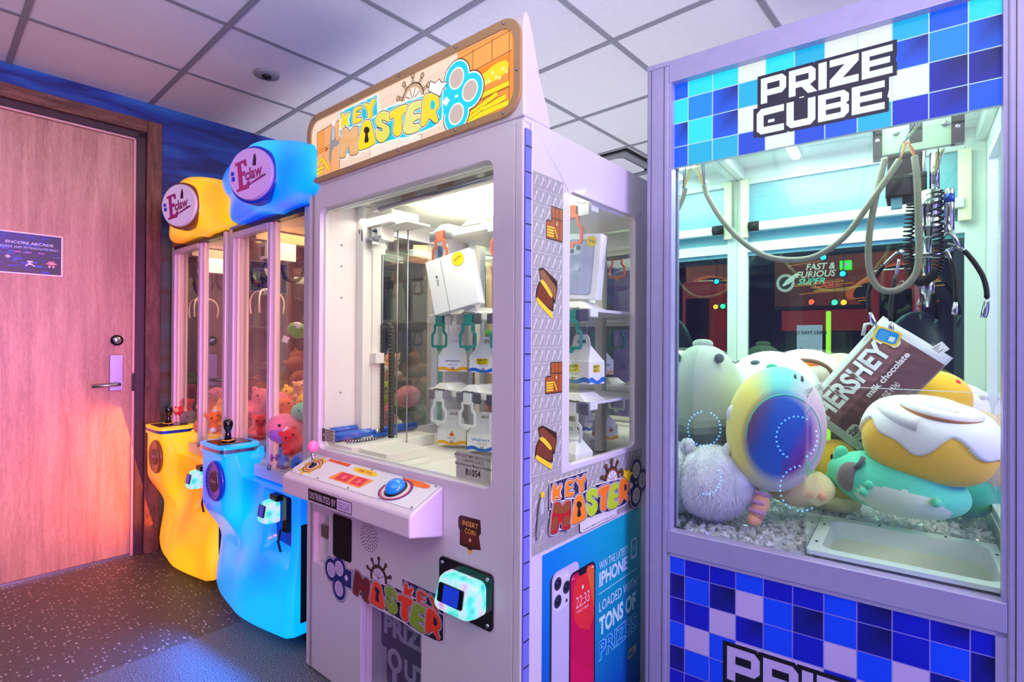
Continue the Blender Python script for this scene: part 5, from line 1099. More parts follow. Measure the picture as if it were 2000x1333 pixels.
    b = MB(); b.box(.006, .010, .05, ED - .04, .64, Z1, 'smoked_mirror'); b.build('side_pane', mc); b = MB(); b.box(EW - .010, EW - .006, .05, ED - .04, .66, Z1, 'glass_ref'); b.build('side_pane', mc)
    b = MB(); b.box(.03, EW - .03, ED - .02, ED - .015, .64, Z1, 'smoked_mirror'); b.build('rear_pane', mc)
    b = MB(); b.box(.0, EW, .0, ED, Z1, 1.99, interior if False else dark); b.build('top_box', mc); b = MB(); b.box(.012, EW - .012, .03, ED - .03, Z1 - .006, Z1 - .001, interior); b.build('inner_ceiling', mc)
    b = MB(); b.box(.012, EW - .012, .03, ED - .03, .62, .66, interior); b.build('prize_floor', mc)
    # header cap, swelling out around the round badge
    OUT = [(420, 352), (424, 338), (434, 322), (450, 303), (470, 289), (486, 279), (502, 272), (520, 269), (545, 268), (565, 269), (588, 273), (606, 278), (607, 322), (606, 372), (580, 383), (555, 394), (532, 405), (520, 413), (508, 411), (490, 412), (470, 420), (448, 430), (438, 434), (435, 420), (438, 400), (436, 386), (427, 380), (421, 367)]
    P = [U(x, y, -.04) for x, y in OUT]; P = [(p.x, p.z) for p in P]; P = chaikin(P, 1); cc = U(490, 337, -.06); ccx, ccz = cc.x, cc.z; n = len(P); V = []
    def hv(a, z, s_):
        r_ = math.hypot(a - ccx, z - ccz); base = -.085 + .03 * s_ ** 4; return base - .05 * math.exp(-(r_ / .13) ** 2)
    rows = [(1.0, .02), (1.0, None), (.965, None), (.9, None), (.8, None), (.68, None), (.55, None), (.42, None), (.3, None), (.15, None)]
    for s_, fixed in rows:
        for a, z in P:
            x, y = ccx + (a - ccx) * s_, ccz + (z - ccz) * s_
            V.append((x, fixed if fixed is not None else hv(x, y, s_) + (.02 if s_ == 1 else .006 if s_ > .93 else 0), y))
    F = [(k * n + i, k * n + (i + 1) % n, (k + 1) * n + (i + 1) % n, (k + 1) * n + i) for k in range(len(rows) - 1) for i in range(n)]; F.append(tuple((len(rows) - 1) * n + i for i in range(n))); F.append(tuple(range(n))[::-1])
    b = MB(); b.idx(V, F, shell, None, True); hd = b.build('header_cap', mc)
    # badge turned towards the players' side
    ang = R(24); nx, ny = math.sin(ang), -math.cos(ang); cq = U(497, 343, -.085); ctr = Vector((cq.x, -.125, cq.z)); ax = Vector((nx, ny, 0)); ux = Vector((math.cos(ang), math.sin(ang), 0))
    b = MB(); b.lathe([(.114, -.03), (.114, .008), (.110, .013), (.103, .010)], ctr, ax, dark, n=48); b.lathe([(.104, .004), (.103, .018), (.098, .023), (.0, .025)], ctr, ax, disc, n=48); bd = b.build('badge', hd)
    A = Art(lambda a, z, d: ctr + ux * a + Vector((0, 0, z)) + ax * (.0253 + d)); A.add(ring(0, 0, .100, n=40), rgb(206, 172, 226) if disc == 'disc_lilac' else rgb(236, 236, 240))
    m1, m2 = rgb(60, 10, 60), rgb(170, 40, 110)
    def E_(o, c_): A.add([(-.070 + o, .045), (-.022 + o, .058), (-.016 + o, .030), (-.024 + o, .030), (-.032 + o, .044), (-.045 + o, .041), (-.041 + o, .008), (-.026 + o, .012), (-.024 + o, -.006), (-.039 + o, -.008), (-.034 + o, -.045), (-.018 + o, -.042), (-.008 + o, -.028), (-.002 + o, -.028), (-.006 + o, -.058), (-.062 + o, -.070), (-.061 + o, -.060), (-.050 + o, -.056), (-.060 + o, .034), (-.071 + o, .034)], c_)
    E_(.003, m1); E_(0, m2); A.text('claw', -.018, -.026, .045, m1, .03, .62, rot=14, shear=.3, fit=.085); A.text('claw', -.019, -.024, .043, m2, .01, .62, rot=14, shear=.3, fit=.083)
    A.add([(.012, .03), (.018, .072), (.024, .078), (.030, .06), (.030, .03)], m1); A.add([(-.005, -.048), (.075, -.012), (.076, -.006), (.06, -.008), (.004, -.036)], m1); A.add([(.0, -.044), (.07, -.012), (.06, -.012), (.006, -.036)], m2)
    A.rect(-.090, -.074, -.004, .012, rgb(20, 60, 190)); A.rect(-.086, -.070, -.026, -.008, rgb(20, 60, 190)); A.build('badge_print', bd)
    # gantry and claw
    UB = .20; g = lambda x, y: FK.hit(x, y, u=UB - .80) + Vector((.80, -EV, 0))
    p0, p1 = g(497, 440), g(497, 466); p0.z = min(p0.z, 1.736); b = MB(); b.box(UB - .06, UB, max(.035, p0.y), ED - .05, p1.z, p0.z, 'beam_tan'); b.build('gantry_beam', mc, bevel=.002)
    q0, q1 = g(521, 470), g(577, 508); vb0, vb1 = max(.05, q0.y), q1.y; b = MB(); b.box(UB - .07, UB + .005, vb0, vb1, p1.z - .085, p1.z - .002, 'white_plastic'); b.box(UB - .058, UB - .02, vb0 - .002, vb0, p1.z - .07, p1.z - .025, 'dark_gloss'); b.build('carriage', mc, bevel=.003)
    cl = Vector((UB - .03, g(518, 540).y + .012, p1.z - .085)); b = MB()
    b.lathe([(.006, 0), (.006, -.03), (.020, -.032), (.021, -.075), (.023, -.078), (.023, -.10), (.018, -.104), (.018, -.135)], cl, (0, 0, 1), 'black_shine', n=18); b.lathe([(.014, -.135), (.018, -.14), (.018, -.165), (.010, -.17)], cl, (0, 0, 1), 'chrome', n=16); b.build('claw_motor', mc)
    for k in range(3):
        a = R(200 + 120 * k); pts = []
        for t_ in range(12): s_ = t_ / 11; r_ = .018 + .07 * math.sin(s_ * 2.0); pts.append(cl + Vector((math.cos(a) * r_, math.sin(a) * r_, -.150 + .012 * math.sin(s_ * 3.1) - .105 * s_ ** 1.7)))
        b = MB(); b.tube(pts, [.004] * 11 + [.006], 'claw_cream', n=8); b.build('claw_arm', mc)
    b = MB(); pts = []
    for i in range(150):
        s_ = i / 149; a = math.pi * s_; px = Vector((UB - .02, vb0 + .085 + .055 * (1 - math.cos(a)) - .0, p1.z - .09 - .085 * math.sin(a) ** .7)); pts.append(px + Vector((math.cos(i * 1.35) * .012, math.sin(i * 1.35) * .006, math.sin(i * 1.35) * .010)))
    b.tube(pts, .0032, 'black', n=5); b.build('coil_cable', mc)
    if lampw: l = area('claw_lamp', FK.W(u0 + .36, EV + .30, 1.73), FK.W(u0 + .36, EV + .30, .8), .5, .3, lampc, lampw)
    return mc
mat('beam_tan', rgb(168, 140, 112), .45); mat('claw_cream', rgb(250, 226, 196), .3, .2)
mat('orange_inside', rgb(255, 196, 140), .5)
ecb = eclaw('claw_machine', -.80, 'blue_shell', 'blue_dark', 'disc_lilac', 'blue glowing claw machine with a lilac round badge beside the white key cabinet', 'warm_inside', rgb(255, 196, 140), 5.5)
ecy = eclaw('claw_machine', -1.563, 'amber_shell', 'amber_dark', 'disc_white', 'yellow glowing claw machine with a white round badge next to the wooden door', 'warm_inside', rgb(255, 214, 180), 4.2)

# ---------------------------------------------------------------- small soft toys inside
def fab(name, col): return mat('plush_' + name, col, .85, sheen=.4, bump=.4, bscale=180)
PC = {'red': (226, 40, 46), 'orange': (246, 130, 40), 'yellow': (250, 206, 40), 'green': (90, 180, 40), 'mint': (90, 220, 190), 'pink': (240, 130, 160), 'white': (240, 234, 228), 'brown': (120, 84, 64), 'grey': (130, 120, 120), 'purple': (150, 90, 190), 'blue': (50, 110, 220), 'peach': (250, 180, 140), 'lime': (190, 210, 60), 'darkred': (110, 20, 24)}
for k, v in PC.items(): fab(k, rgb(*v))
mat('eye_black', rgb(10, 10, 12), .15, coat=.6)
def facing(fr, p): w = fr.W(*p); return math.atan2(-w.x, w.y) + fr.yaw
def toy(fr, p, r, col, kind, label, tilt=0, group=None, cat='soft toy', second=None):
    s = thing('soft_toy', fr, p[0], p[1], p[2], label, cat, group); f = facing(fr, p)
    s.rotation_euler = (Matrix.Rotation(-fr.yaw + f, 3, 'Z') @ Matrix.Rotation(tilt, 3, 'Y')).to_euler(); m = 'plush_' + col; m2 = 'plush_' + (second or col)
    b = MB(); b.ell((0, 0, -r * .15), (r, r * .9, r * .85), m, nu=20, nv=14); b.build('body', s)
    if kind in ('bear', 'cat', 'horn'):
        b = MB(); b.ell((0, -r * .35, r * .75), (r * .68, r * .6, r * .6), m, nu=18, nv=12)
        for sx in (-1, 1):
            if kind == 'cat': b.tube([(sx * r * .4, -r * .3, r * 1.1), (sx * r * .5, -r * .3, r * 1.55)], [r * .24, r * .02], m, n=8)
            else: b.ell((sx * r * .5, -r * .3, r * 1.2), r * .22, m, nu=10, nv=8)
        b.build('head', s); ey = (-r * .93, r * .85, r * .28)
        b = MB()
        for sx in (-1, 1): b.ell((sx * r * .65, -r * .75, -r * .2), (r * .3, r * .4, r * .25), m2, nu=10, nv=8)
        b.build('paw_pads', s)
    else: ey = (-r * .88, r * .1, r * .35)
    if kind == 'horn': b = MB(); b.tube([(0, -r * .8, r * .9), (0, -r * 1.1, r * 1.25)], [r * .16, .001], 'plush_white', n=8); b.build('horn', s)
    for sx in (-1, 1):
        b = MB(); b.ell((sx * ey[2], ey[0], ey[1]), r * .09, 'eye_black', nu=8, nv=6); b.build('eye', s)
    return s
def pile(fr, du, items, grp):
    for x, y, v, r, col, kind, lab in items:
        p = FK.hit(x, y, v=v + EV); toy(FK, (p.x + du, p.y, p.z), r, col, kind, lab, tilt=random.uniform(-.5, .5), group=grp, second=random.choice(['white', 'peach', col]))
G1 = 'soft toys piled inside the blue claw machine'
pile(FK, 0, [
 (480, 868, .07, .045, 'lime', 'ball', 'lime green plush at the bottom left of the blue machine pile'),
 (505, 872, .10, .05, 'red', 'bear', 'red plush low in the pile behind the joystick console'),
 (538, 872, .06, .05, 'darkred', 'ball', 'dark red plush low in the right pane of the blue machine'),
 (575, 868, .06, .055, 'red', 'bear', 'bright red plush under the big pink horned toy'),
 (590, 900, .05, .05, 'blue', 'ball', 'blue plush at the very bottom right of the right pane'),
 (545, 905, .05, .045, 'purple', 'bear', 'purple plush at the bottom of the right pane'),
 (468, 848, .05, .035, 'white', 'cat', 'cream plush beside the left post of the blue machine'),
 (486, 845, .09, .048, 'green', 'ball', 'green plush ball left of the middle post'),
 (510, 838, .10, .055, 'red', 'bear', 'deep red plush left of the middle post'),
 (473, 815, .12, .055, 'brown', 'ball', 'brown grey plush by the left post, halfway up the pile'),
 (508, 795, .14, .07, 'pink', 'bear', 'coral pink plush high on the left of the pile'),
 (485, 772, .17, .045, 'orange', 'cat', 'orange plush on top of the pile at the left'),
 (540, 785, .16, .07, 'pink', 'ball', 'rosy plush just right of the middle post'),
 (556, 780, .22, .05, 'yellow', 'bear', 'yellow plush standing upright at the top of the pile'),
 (545, 757, .28, .04, 'red', 'ball', 'small red plush at the top of the pile behind the yellow one'),
 (562, 805, .13, .05, 'orange', 'bear', 'orange plush between the yellow and the teal toys'),
 (592, 802, .12, .05, 'mint', 'ball', 'teal plush beside the right edge of the blue machine'),
 (588, 768, .24, .045, 'peach', 'bear', 'peach plush at the top right of the pile'),
 (594, 782, .2, .04, 'yellow', 'ball', 'pale yellow plush at the right above the teal toy'),
 (575, 790, .2, .045, 'grey', 'ball', 'grey plush between the peach and the orange toys'),
 (525, 765, .3, .045, 'green', 'bear', 'green plush at the back of the pile near the middle post')], G1)
back = [(.10, .34, .86, 'green', 'bear'), (.20, .42, .93, 'orange', 'ball'), (.30, .36, .80, 'mint', 'bear'), (.40, .45, .90, 'lime', 'ball'), (.50, .38, .82, 'orange', 'cat'), (.62, .30, .78, 'mint', 'ball'), (.64, .44, .84, 'pink', 'bear'), (.52, .52, .94, 'lime', 'bear'),
        (.34, .54, 1.0, 'peach', 'ball'), (.18, .55, 1.02, 'pink', 'bear'), (.64, .56, .96, 'pink', 'ball'), (.46, .58, 1.08, 'peach', 'cat'), (.62, .20, .74, 'orange', 'bear'), (.28, .25, .78, 'blue', 'ball')]
where = ['far left, second row', 'left, in front of the rear pane', 'centre, second row', 'centre right, near the rear pane', 'right of centre', 'right side, low', 'right side by the key cabinet', 'at the rear, right of centre', 'at the rear, centre', 'at the rear left corner', 'at the rear right corner', 'topmost at the rear', 'front right, beside the key cabinet', 'low in the middle']
for (lu, lv, z, cn, kd), wh_ in zip(back, where):
    t0 = toy(FK, (-.80 + lu, EV + lv, z), .062, cn, kd, '%s plush in the blue machine, %s' % ({'lime': 'lime green', 'mint': 'mint'}.get(cn, cn), wh_), tilt=random.uniform(-.4, .4), group=G1, second='white'); t0.rotation_euler.z += random.uniform(-.3, 1.6)
p = FK.hit(558, 833, v=.10); s = toy(FK, (p.x, p.y, p.z), .078, 'pink', 'ball', 'large pink horned toy with black eyes behind the right pane', tilt=.25, group=G1)
b = MB(); b.tube([(.0, -.07, -.02), (.0, -.10, .012)], [.016, .003], 'plush_white', n=10); b.build('horn', s)
b = MB(); b.ell((-.01, -.055, -.035), (.05, .03, .028), 'plush_purple', nu=14, nv=10); b.build('muzzle', s)
p = FK.hit(582, 643, v=.14); s = toy(FK, (p.x, p.y, p.z), .042, 'green', 'ball', 'round green plush with a white patch hanging high behind the right pane', tilt=.4, group=G1)
b = MB(); b.ell((-.008, -.028, .012), (.017, .014, .016), 'plush_white', nu=12, nv=8); b.build('white_patch', s)
b = MB(); b.box(-.04, -.015, -.03, -.029, -.075, -.048, 'paper'); b.tube([(-.025, -.029, -.05), (-.02, -.02, -.03)], .001, 'black', n=4); b.build('paper_tag', s); b = MB(); b.tube([(0, 0, .03), (0, .0, 1.73 - p.z)], .0015, 'steel', n=4); b.build('hanging_cord', s)
G2 = 'soft toys piled inside the yellow claw machine'
pile(FK, 0, [(358, 800, .05, .05, 'red', 'bear', 'red plush in the left pane of the yellow machine'), (372, 815, .06, .05, 'grey', 'ball', 'grey plush low in the left pane of the yellow machine'),
 (400, 830, .05, .055, 'orange', 'ball', 'orange plush low in the right pane of the yellow machine'), (428, 828, .05, .055, 'orange', 'bear', 'orange plush beside the blue machine in the yellow one'),
 (405, 795, .08, .055, 'brown', 'bear', 'brown plush in the middle of the yellow machine pile'), (432, 800, .06, .04, 'yellow', 'cat', 'yellow plush at the right of the yellow machine pile'),
 (420, 770, .16, .05, 'pink', 'ball', 'pink plush at the top of the yellow machine pile'), (398, 765, .2, .05, 'blue', 'bear', 'blue plush at the back of the yellow machine pile'), (365, 770, .14, .05, 'green', 'ball', 'green plush at the back left of the yellow machine pile'),
 (350, 835, .04, .045, 'peach', 'ball', 'peach plush at the bottom left of the yellow machine pile')], G2)

# glow of the LED strips inside the two translucent machines
area('amber_led_glow', FK.W(-1.60, -.13, .50), FK.W(-1.76, -.45, .42), .25, .7, rgb(255, 120, 20), 3.4, 150)
area('blue_led_glow', FK.W(-.35, -.17, .16), FK.W(-.30, -.75, 0), .6, .12, rgb(20, 120, 255), 4.0, 150)
# ================================================================ CONTENTS OF THE GLASS CUBE
def hq(x, y, v): return FC.hit(x, y, v=v)
def pxm(p):                                    # metres per picture pixel at a point of the cube
    w = FC.W(*p) - Vector((0, 0, CH)); return w.dot(fw) / CF
def cobj(name, x, y, v, label, cat, group=None, rot=(0, 0, 0)):
    p = hq(x, y, v); s = thing(name, FC, p.x, p.y, p.z, label, cat, group)
    s.rotation_euler = (Matrix.Rotation(-FC.yaw + facing(FC, p), 3, 'Z') @ Euler(rot).to_matrix()).to_euler(); return s, pxm(p)
GC = 'large plush toys heaped in the glass cube'
for n_, c_ in {'sage': (176, 188, 172), 'slate': (92, 104, 110), 'ivory': (238, 236, 220), 'cream': (246, 226, 170), 'gold': (250, 196, 40), 'aqua': (96, 222, 180), 'deepmint': (50, 176, 140), 'palepink': (240, 214, 218), 'stripe': (206, 150, 190), 'icing': (240, 240, 240), 'caramel': (186, 120, 70), 'brownchoc': (122, 76, 80), 'silver': (200, 200, 200), 'beige': (220, 196, 150)}.items(): fab(n_, rgb(*c_))
def soft_print():
    m, t, b = nt('plush_print'); a = t.nodes.new('ShaderNodeVertexColor'); a.layer_name = 'Col'; t.links.new(a.outputs['Color'], b.inputs['Base Color']); b.inputs['Roughness'].default_value = .8; b.inputs['Sheen Weight'].default_value = .3
soft_print()
def mixc(a, b_, t_): t_ = max(0, min(1, t_)); return tuple(a[i] * (1 - t_) + b_[i] * t_ for i in range(3)) + (1,)
# 1 grey dinosaur
s, k = cobj('plush_dinosaur', 1378, 775, .30, 'tall grey-green plush dinosaur with head spikes in the left corner of the cube', 'soft toy', GC, (0, R(-8), 0))
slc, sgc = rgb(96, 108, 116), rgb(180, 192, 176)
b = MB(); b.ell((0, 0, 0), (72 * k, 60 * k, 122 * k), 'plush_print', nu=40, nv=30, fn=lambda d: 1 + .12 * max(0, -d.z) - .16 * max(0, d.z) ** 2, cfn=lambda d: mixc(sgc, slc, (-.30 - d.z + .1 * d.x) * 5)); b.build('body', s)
for i, (x, z, w) in enumerate(((-30, 92, 14), (6, 101, 22), (-56, 70, 12))): b = MB(); b.ell((x * k, -6 * k, z * k), (w * k, 6 * k, 11 * k), 'plush_sage', nu=14, nv=10); b.build('spike', s)
b = MB(); b.ell((34 * k, -42 * k, 72 * k), (9 * k, 4 * k, 9 * k), 'plush_slate', nu=14, nv=10); b.build('eye', s)
b = MB(); b.tube([((62 + 6 * math.cos(a)) * k, -30 * k, (66 + 6 * math.sin(a)) * k) for a in [R(200 + 14 * i) for i in range(11)]], 1.2 * k, 'plush_slate', n=6); b.build('mouth', s)
# 2 white cat behind
s, k = cobj('plush_cat', 1505, 770, .52, 'white plush animal with a teal nose peeping behind the rainbow ball', 'soft toy', GC)
b = MB(); b.ell((0, 0, 0), (88 * k, 70 * k, 84 * k), 'plush_icing', nu=30, nv=20); b.build('body', s)
b = MB(); b.ell((-26 * k, -42 * k, 62 * k), (9 * k, 6 * k, 5 * k), 'plush_slate', nu=12, nv=8); b.build('eye', s); b = MB(); b.ell((2 * k, -50 * k, 52 * k), (11 * k, 7 * k, 9 * k), 'plush_deepmint', nu=12, nv=8); b.build('nose', s)
# 3 rainbow ball
s, k = cobj('plush_ball', 1513, 838, .20, 'big pastel rainbow plush ball with a round blue and purple patch in front', 'soft toy', GC, (0, R(6), 0))
def rb(d):
    yl_, tl, pk, iv = rgb(246, 232, 120), rgb(120, 214, 200), rgb(244, 206, 214), rgb(214, 232, 210)
    ang = math.atan2(d.z, d.x); c = mixc(pk, tl, (ang - .7) / .7) if ang > -.6 else mixc(iv, pk, (ang + 1.6) / 1.0)
    if ang > 1.4: c = mixc(tl, yl_, (ang - 1.75) / .55)
    if ang < -1.6: c = mixc(yl_, iv, (ang + 2.4) / .8)
    if d.y < 0:  # round soft-edged blue to purple patch on the front
        r_ = math.hypot(d.x - .08, (d.z + .03)); t_ = (.74 - r_) * 6
        if t_ > 0:
            pc = mixc(rgb(30, 90, 190), rgb(120, 70, 80), (-d.x - .15) * 2.2 + d.z * .8); pc = mixc(pc, rgb(130, 40, 150), (d.x - .35 - d.z * .5) * 3.0); pc = mixc(pc, rgb(40, 110, 210), 0 if d.x > .2 else (-.1 - d.z) * 2)
            c = mixc(c, pc, t_)
    return c
b = MB(); b.ell((0, 0, 0), (88 * k, 84 * k, 122 * k), 'plush_print', nu=110, nv=84, cfn=rb); b.build('body', s)
b = MB(); b.tube([(22 * k, -34 * k, 112 * k), (24 * k, -36 * k, 103 * k)], 2.2 * k, 'plush_slate', n=6); b.build('whisker', s); b = MB(); b.tube([(34 * k, -32 * k, 110 * k), (36 * k, -34 * k, 101 * k)], 2.2 * k, 'plush_slate', n=6); b.build('whisker', s)
pts = []
for i in range(40): a = R(-60 + 250 * i / 39); x = .16 + .70 * math.cos(a); z = -.03 + .64 * math.sin(a); y = -math.sqrt(max(.0, 1 - x * x - z * z)); pts.append((x * 88 * k, y * 84.6 * k, z * 122 * k))
b = MB(); b.tube(pts, 1.2 * k, 'plush_aqua', n=6); b.build('seam', s)
for z in (20, -55): b = MB(); b.ell((-80 * k, -26 * k, z * k), (8 * k, 7 * k, 16 * k), 'plush_icing', nu=12, nv=8); b.build('ear', s)
# 4 fluffy white ball with pompom
s, k = cobj('fluffy_plush', 1394, 940, .17, 'fluffy white furry plush ball with a small pompom at the bottom left of the cube', 'soft toy', GC)
def fur(b, c, r, n, ln, rnd, m):
    for _ in range(n):
        d = Vector((rnd.gauss(0, 1), rnd.gauss(0, 1), rnd.gauss(0, 1))).normalized()
        if d.y > .45: continue
        p = Vector(c) + Vector((d.x * r[0], d.y * r[1], d.z * r[2])); t_ = (d + Vector((rnd.uniform(-.7, .7), rnd.uniform(-.7, .7), rnd.uniform(-.9, .3)))).normalized(); sd = t_.cross(Vector((rnd.random(), rnd.random(), rnd.random()))).normalized() * .0011
        l = ln * rnd.uniform(.6, 1.2); i = len(b.v); b.v += [tuple(p - sd), tuple(p + sd), tuple(p + t_ * l + Vector((0, 0, -l * .25)))]; b.f.append((i, i + 1, i + 2)); b.m.append(m); b.c.append(None); b.s.append(True)
mat('white_fur', rgb(252, 252, 255), .8, sheen=.5)
rnd = random.Random(11); b = MB(); b.ell((0, 0, 0), (74 * k, 66 * k, 66 * k), 'plush_icing', nu=32, nv=22, fn=lambda d: 1 + .05 * math.sin(7 * d.x + 3) * math.sin(6 * d.z)); ob = b.build('body', s)
b = MB(); fur(b, (0, 0, 0), (74 * k, 66 * k, 66 * k), 15000, .016, rnd, 'white_fur'); f_ = b.build('fur', s, weld=False); f_['kind'] = 'stuff'
b = MB(); b.ell((-50 * k, -6 * k, 66 * k), 13 * k, 'plush_ivory', nu=16, nv=12); fur(b, (-50 * k, -6 * k, 66 * k), (13 * k,) * 3, 1500, .010, rnd, 'white_fur'); b.build('pompom', s, weld=False)
b = MB(); b.tube([(84 * k, -20 * k, -8 * k), (82 * k, -26 * k, -30 * k), (72 * k, -34 * k, -52 * k)], [14 * k, 15 * k, 13 * k], 'plush_peach', n=14); b.ell((70 * k, -36 * k, -56 * k), 13 * k, 'plush_peach', nu=12, nv=8); b.build('striped_foot', s)
for t_ in (0, .35, .7): c0 = Vector((84, -20, -8)).lerp(Vector((72, -34, -52)), t_) * k; b = MB(); b.tube([c0, c0 + Vector((-1.6, -2, -7)) * k], 15.6 * k, 'plush_stripe', n=14); b.build('stripe', s)
# 5 yellow one under the ball
s, k = cobj('plush_chick', 1560, 950, .30, 'pale yellow round plush squeezed under the rainbow ball', 'soft toy', GC)
b = MB(); b.ell((0, 0, 0), (62 * k, 55 * k, 38 * k), 'plush_cream', nu=28, nv=18); b.build('body', s); b = MB(); b.ell((38 * k, -44 * k, -4 * k), (8 * k, 6 * k, 8 * k), 'plush_peach', nu=12, nv=8); b.build('foot', s)
# 6 yellow duck
s, k = cobj('plush_duck', 1632, 925, .50, 'golden yellow plush with a black eye and green trim, left of the mint toy', 'soft toy', GC)
b = MB(); b.ell((0, 0, 0), (46 * k, 42 * k, 66 * k), 'plush_gold', nu=26, nv=18); b.build('body', s); b = MB(); b.ell((-4 * k, -36 * k, 38 * k), (5 * k, 4 * k, 6 * k), 'eye_black', nu=10, nv=8); b.build('eye', s)
b = MB(); b.ell((-24 * k, -26 * k, -8 * k), (12 * k, 12 * k, 26 * k), 'plush_green', nu=12, nv=8); b.build('leaf', s); b = MB(); b.ell((0, -10 * k, -52 * k), (44 * k, 36 * k, 20 * k), 'plush_cream', nu=18, nv=10); b.build('foot', s)
# 7 chocolate bar pillow
s, k = cobj('chocolate_pillow', 1702, 752, .48, 'brown chocolate bar pillow with silver ends and big block lettering leaning in the heap', 'pillow', GC)
HX, HZ = 62, 104; aa = R(-37)
e1 = Vector((math.cos(R(53)), 0, math.sin(R(53)))); e2 = Vector((-e1.z, 0, e1.x))       # e1: reading direction of the lettering
def pil(a, z, d):                                # a along the lettering, z across it, in pixels
    sx, sz = a / 118.0, z / 66.0; th = 26 * max(0, (1 - sx * sx)) ** .5 * max(0, (1 - sz * sz)) ** .5 if abs(sx) < 1 and abs(sz) < 1 else 0
    return (e1 * a + e2 * z) * k + Vector((0, -th * k - d, 0))
V = []; N1, N2 = 40, 24
b = MB()
for sgn in (-1, 1):
    V = []
    for i in range(N1 + 1):
        for j in range(N2 + 1):
            a = -118 + 236 * i / N1; z = -66 + 132 * j / N2; p = pil(a, z, 0); wr = 1.2 * math.sin(i * 1.7 + j * .5) * math.sin(j * math.pi / N2); V.append(Vector((p.x, (p.y + wr * k) * (1 if sgn < 0 else -1), p.z)))
    F = [(i * (N2 + 1) + j, (i + 1) * (N2 + 1) + j, (i + 1) * (N2 + 1) + j + 1, i * (N2 + 1) + j + 1) for i in range(N1) for j in range(N2)]
    b.idx(V, F, 'plush_print', [rgb(196, 200, 198) if (i < 3 or i >= N1 - 3 or j >= N2 - 2) else rgb(124, 78, 82) if j > 11 else rgb(98, 62, 62) for i in range(N1) for j in range(N2)], True)
b.build('cover', s)
A = Art(lambda a, z, d: pil(a, z, d + .0012), 'print_soft', .0002)
def ptext(st, a, z, h, col, bold, fit):
    vs, fs = textfaces(st, bold, 1, 0, 1)
    x0 = min(v[0] for v in vs); x1 = max(v[0] for v in vs); A.d += A.step; A.mb.idx([A.fn(a + (x - x0) * fit / (x1 - x0), z + y * h / .72, A.d + .0016) for x, y in vs], fs, A.m, col, False)
ptext("HERSHEY'S", -102, 14, 36, rgb(222, 226, 224), .035, 200); ptext('milk chocolate', -20, -12, 11, rgb(220, 210, 208), .03, 104); ptext('NET WT 1.55 OZ (43g)', -62, -32, 9, rgb(214, 200, 198), .01, 92)
A.add(rrect(-104, -76, -50, -22, 8), rgb(214, 214, 210)); ptext('220', -101, -38, 10, rgb(70, 46, 48), .03, 22); ptext('CALORIES', -101, -46, 4.5, rgb(70, 46, 48), .01, 22); A.build('lettering', s)
b = MB(); Ot = rrect(-17, 17, -11, 11, 5); M_ = lambda a, z, d: Vector((24 * k, -44 * k, 94 * k)) + Vector((math.cos(R(-22)), 0, math.sin(R(-22)))) * a * k + Vector((math.sin(R(22)), 0, math.cos(R(22)))) * z * k + Vector((0, -d, 0)) if True else None
b.loops([rrect(-21, 21, -14, 14, 6)], M_, 0, .0012, 'plush_yellow'); b.build('hang_tag', s); A = Art(M_); A.d = .0014; A.add(Ot, rgb(40, 150, 214)); A.rect(4, 13, -7, 2, rgb(235, 240, 245)); [A.rect(-13, 1, -8 + i * 4, -6.6 + i * 4, rgb(120, 200, 240)) for i in range(4)]; A.build('tag_print', s)
b = MB(); tt = lambda a, z, d: Vector((92 * k, -6 * k, 62 * k)) + Vector((math.cos(R(38)), 0, math.sin(R(38)))) * a * k + Vector((-math.sin(R(38)), 0, math.cos(R(38)))) * z * k + Vector((0, -d, 0))
b.loops([[(-26, -9), (26, -9), (26, 9), (-26, 9)]], tt, 0, .0008, 'paper'); b.build('care_label', s); A = Art(tt); A.d = .001; [A.rect(-14, 20 - (i % 3) * 4, 5 - i * 3.2, 6 - i * 3.2, rgb(70, 70, 70)) for i in range(4)]; A.add([(-22, -4), (-17, 4), (-13, -4)], rgb(40, 40, 40)); A.build('label_print', s)
b = MB(); b.tube([(-14 * k, -8 * k, 96 * k), (-10 * k, -8 * k, 118 * k), (4 * k, -8 * k, 120 * k), (22 * k, -8 * k, 104 * k)], 3.5 * k, 'plush_silver', n=8); b.build('hanging_loop', s)
# 8 iced cinnamon roll cushion
s, k = cobj('cinnamon_roll_cushion', 1812, 860, .36, 'golden cinnamon roll cushion with white dripping icing and a brown swirl on top', 'pillow', GC, (R(13), R(9), 0))
def sup(d, n): return (abs(d.x) ** n + abs(d.y) ** n + abs(d.z) ** n) ** (-1 / n)
def ice(d):
    a = math.atan2(d.y, d.x); w = .20 + .20 * math.sin(a * 5 + 1.2) + .10 * math.sin(a * 9 + .4); return (d.z - w) * 14
icw, gold = rgb(236, 238, 238), rgb(252, 202, 70)
b = MB(); b.ell((0, 0, 0), (103 * k, 78 * k, 74 * k), 'plush_print', nu=180, nv=140, fn=lambda d: sup(d, 2.7) * (1.0 + .05 * sst(ice(d), -.3, .5)) * (1 + .05 * (1 - abs(d.z))), cfn=lambda d: icw if ice(d) > 0 else gold); b.build('cushion', s)
pts = []; 
for i in range(90): t_ = i / 89; a = t_ * 4.6 * math.pi + 2.6; r_ = 9 + 64 * t_; pts.append(Vector((r_ * math.cos(a) * 1.15 * k, (r_ * math.sin(a) * .8 - 14) * k, (74 + 3 - 26 * t_ * t_ + 2) * k)))
b = MB(); b.tube(pts, [(9 + 5 * i / 89) * k for i in range(90)], 'plush_icing', n=12); b.build('icing_swirl', s)
b = MB(); b.tube([p + Vector((p.x * .10, p.y * .10 - 1 * k, -2 * k)) for p in pts[14:70]], 6.5 * k, 'plush_caramel', n=8); b.build('cinnamon_line', s)
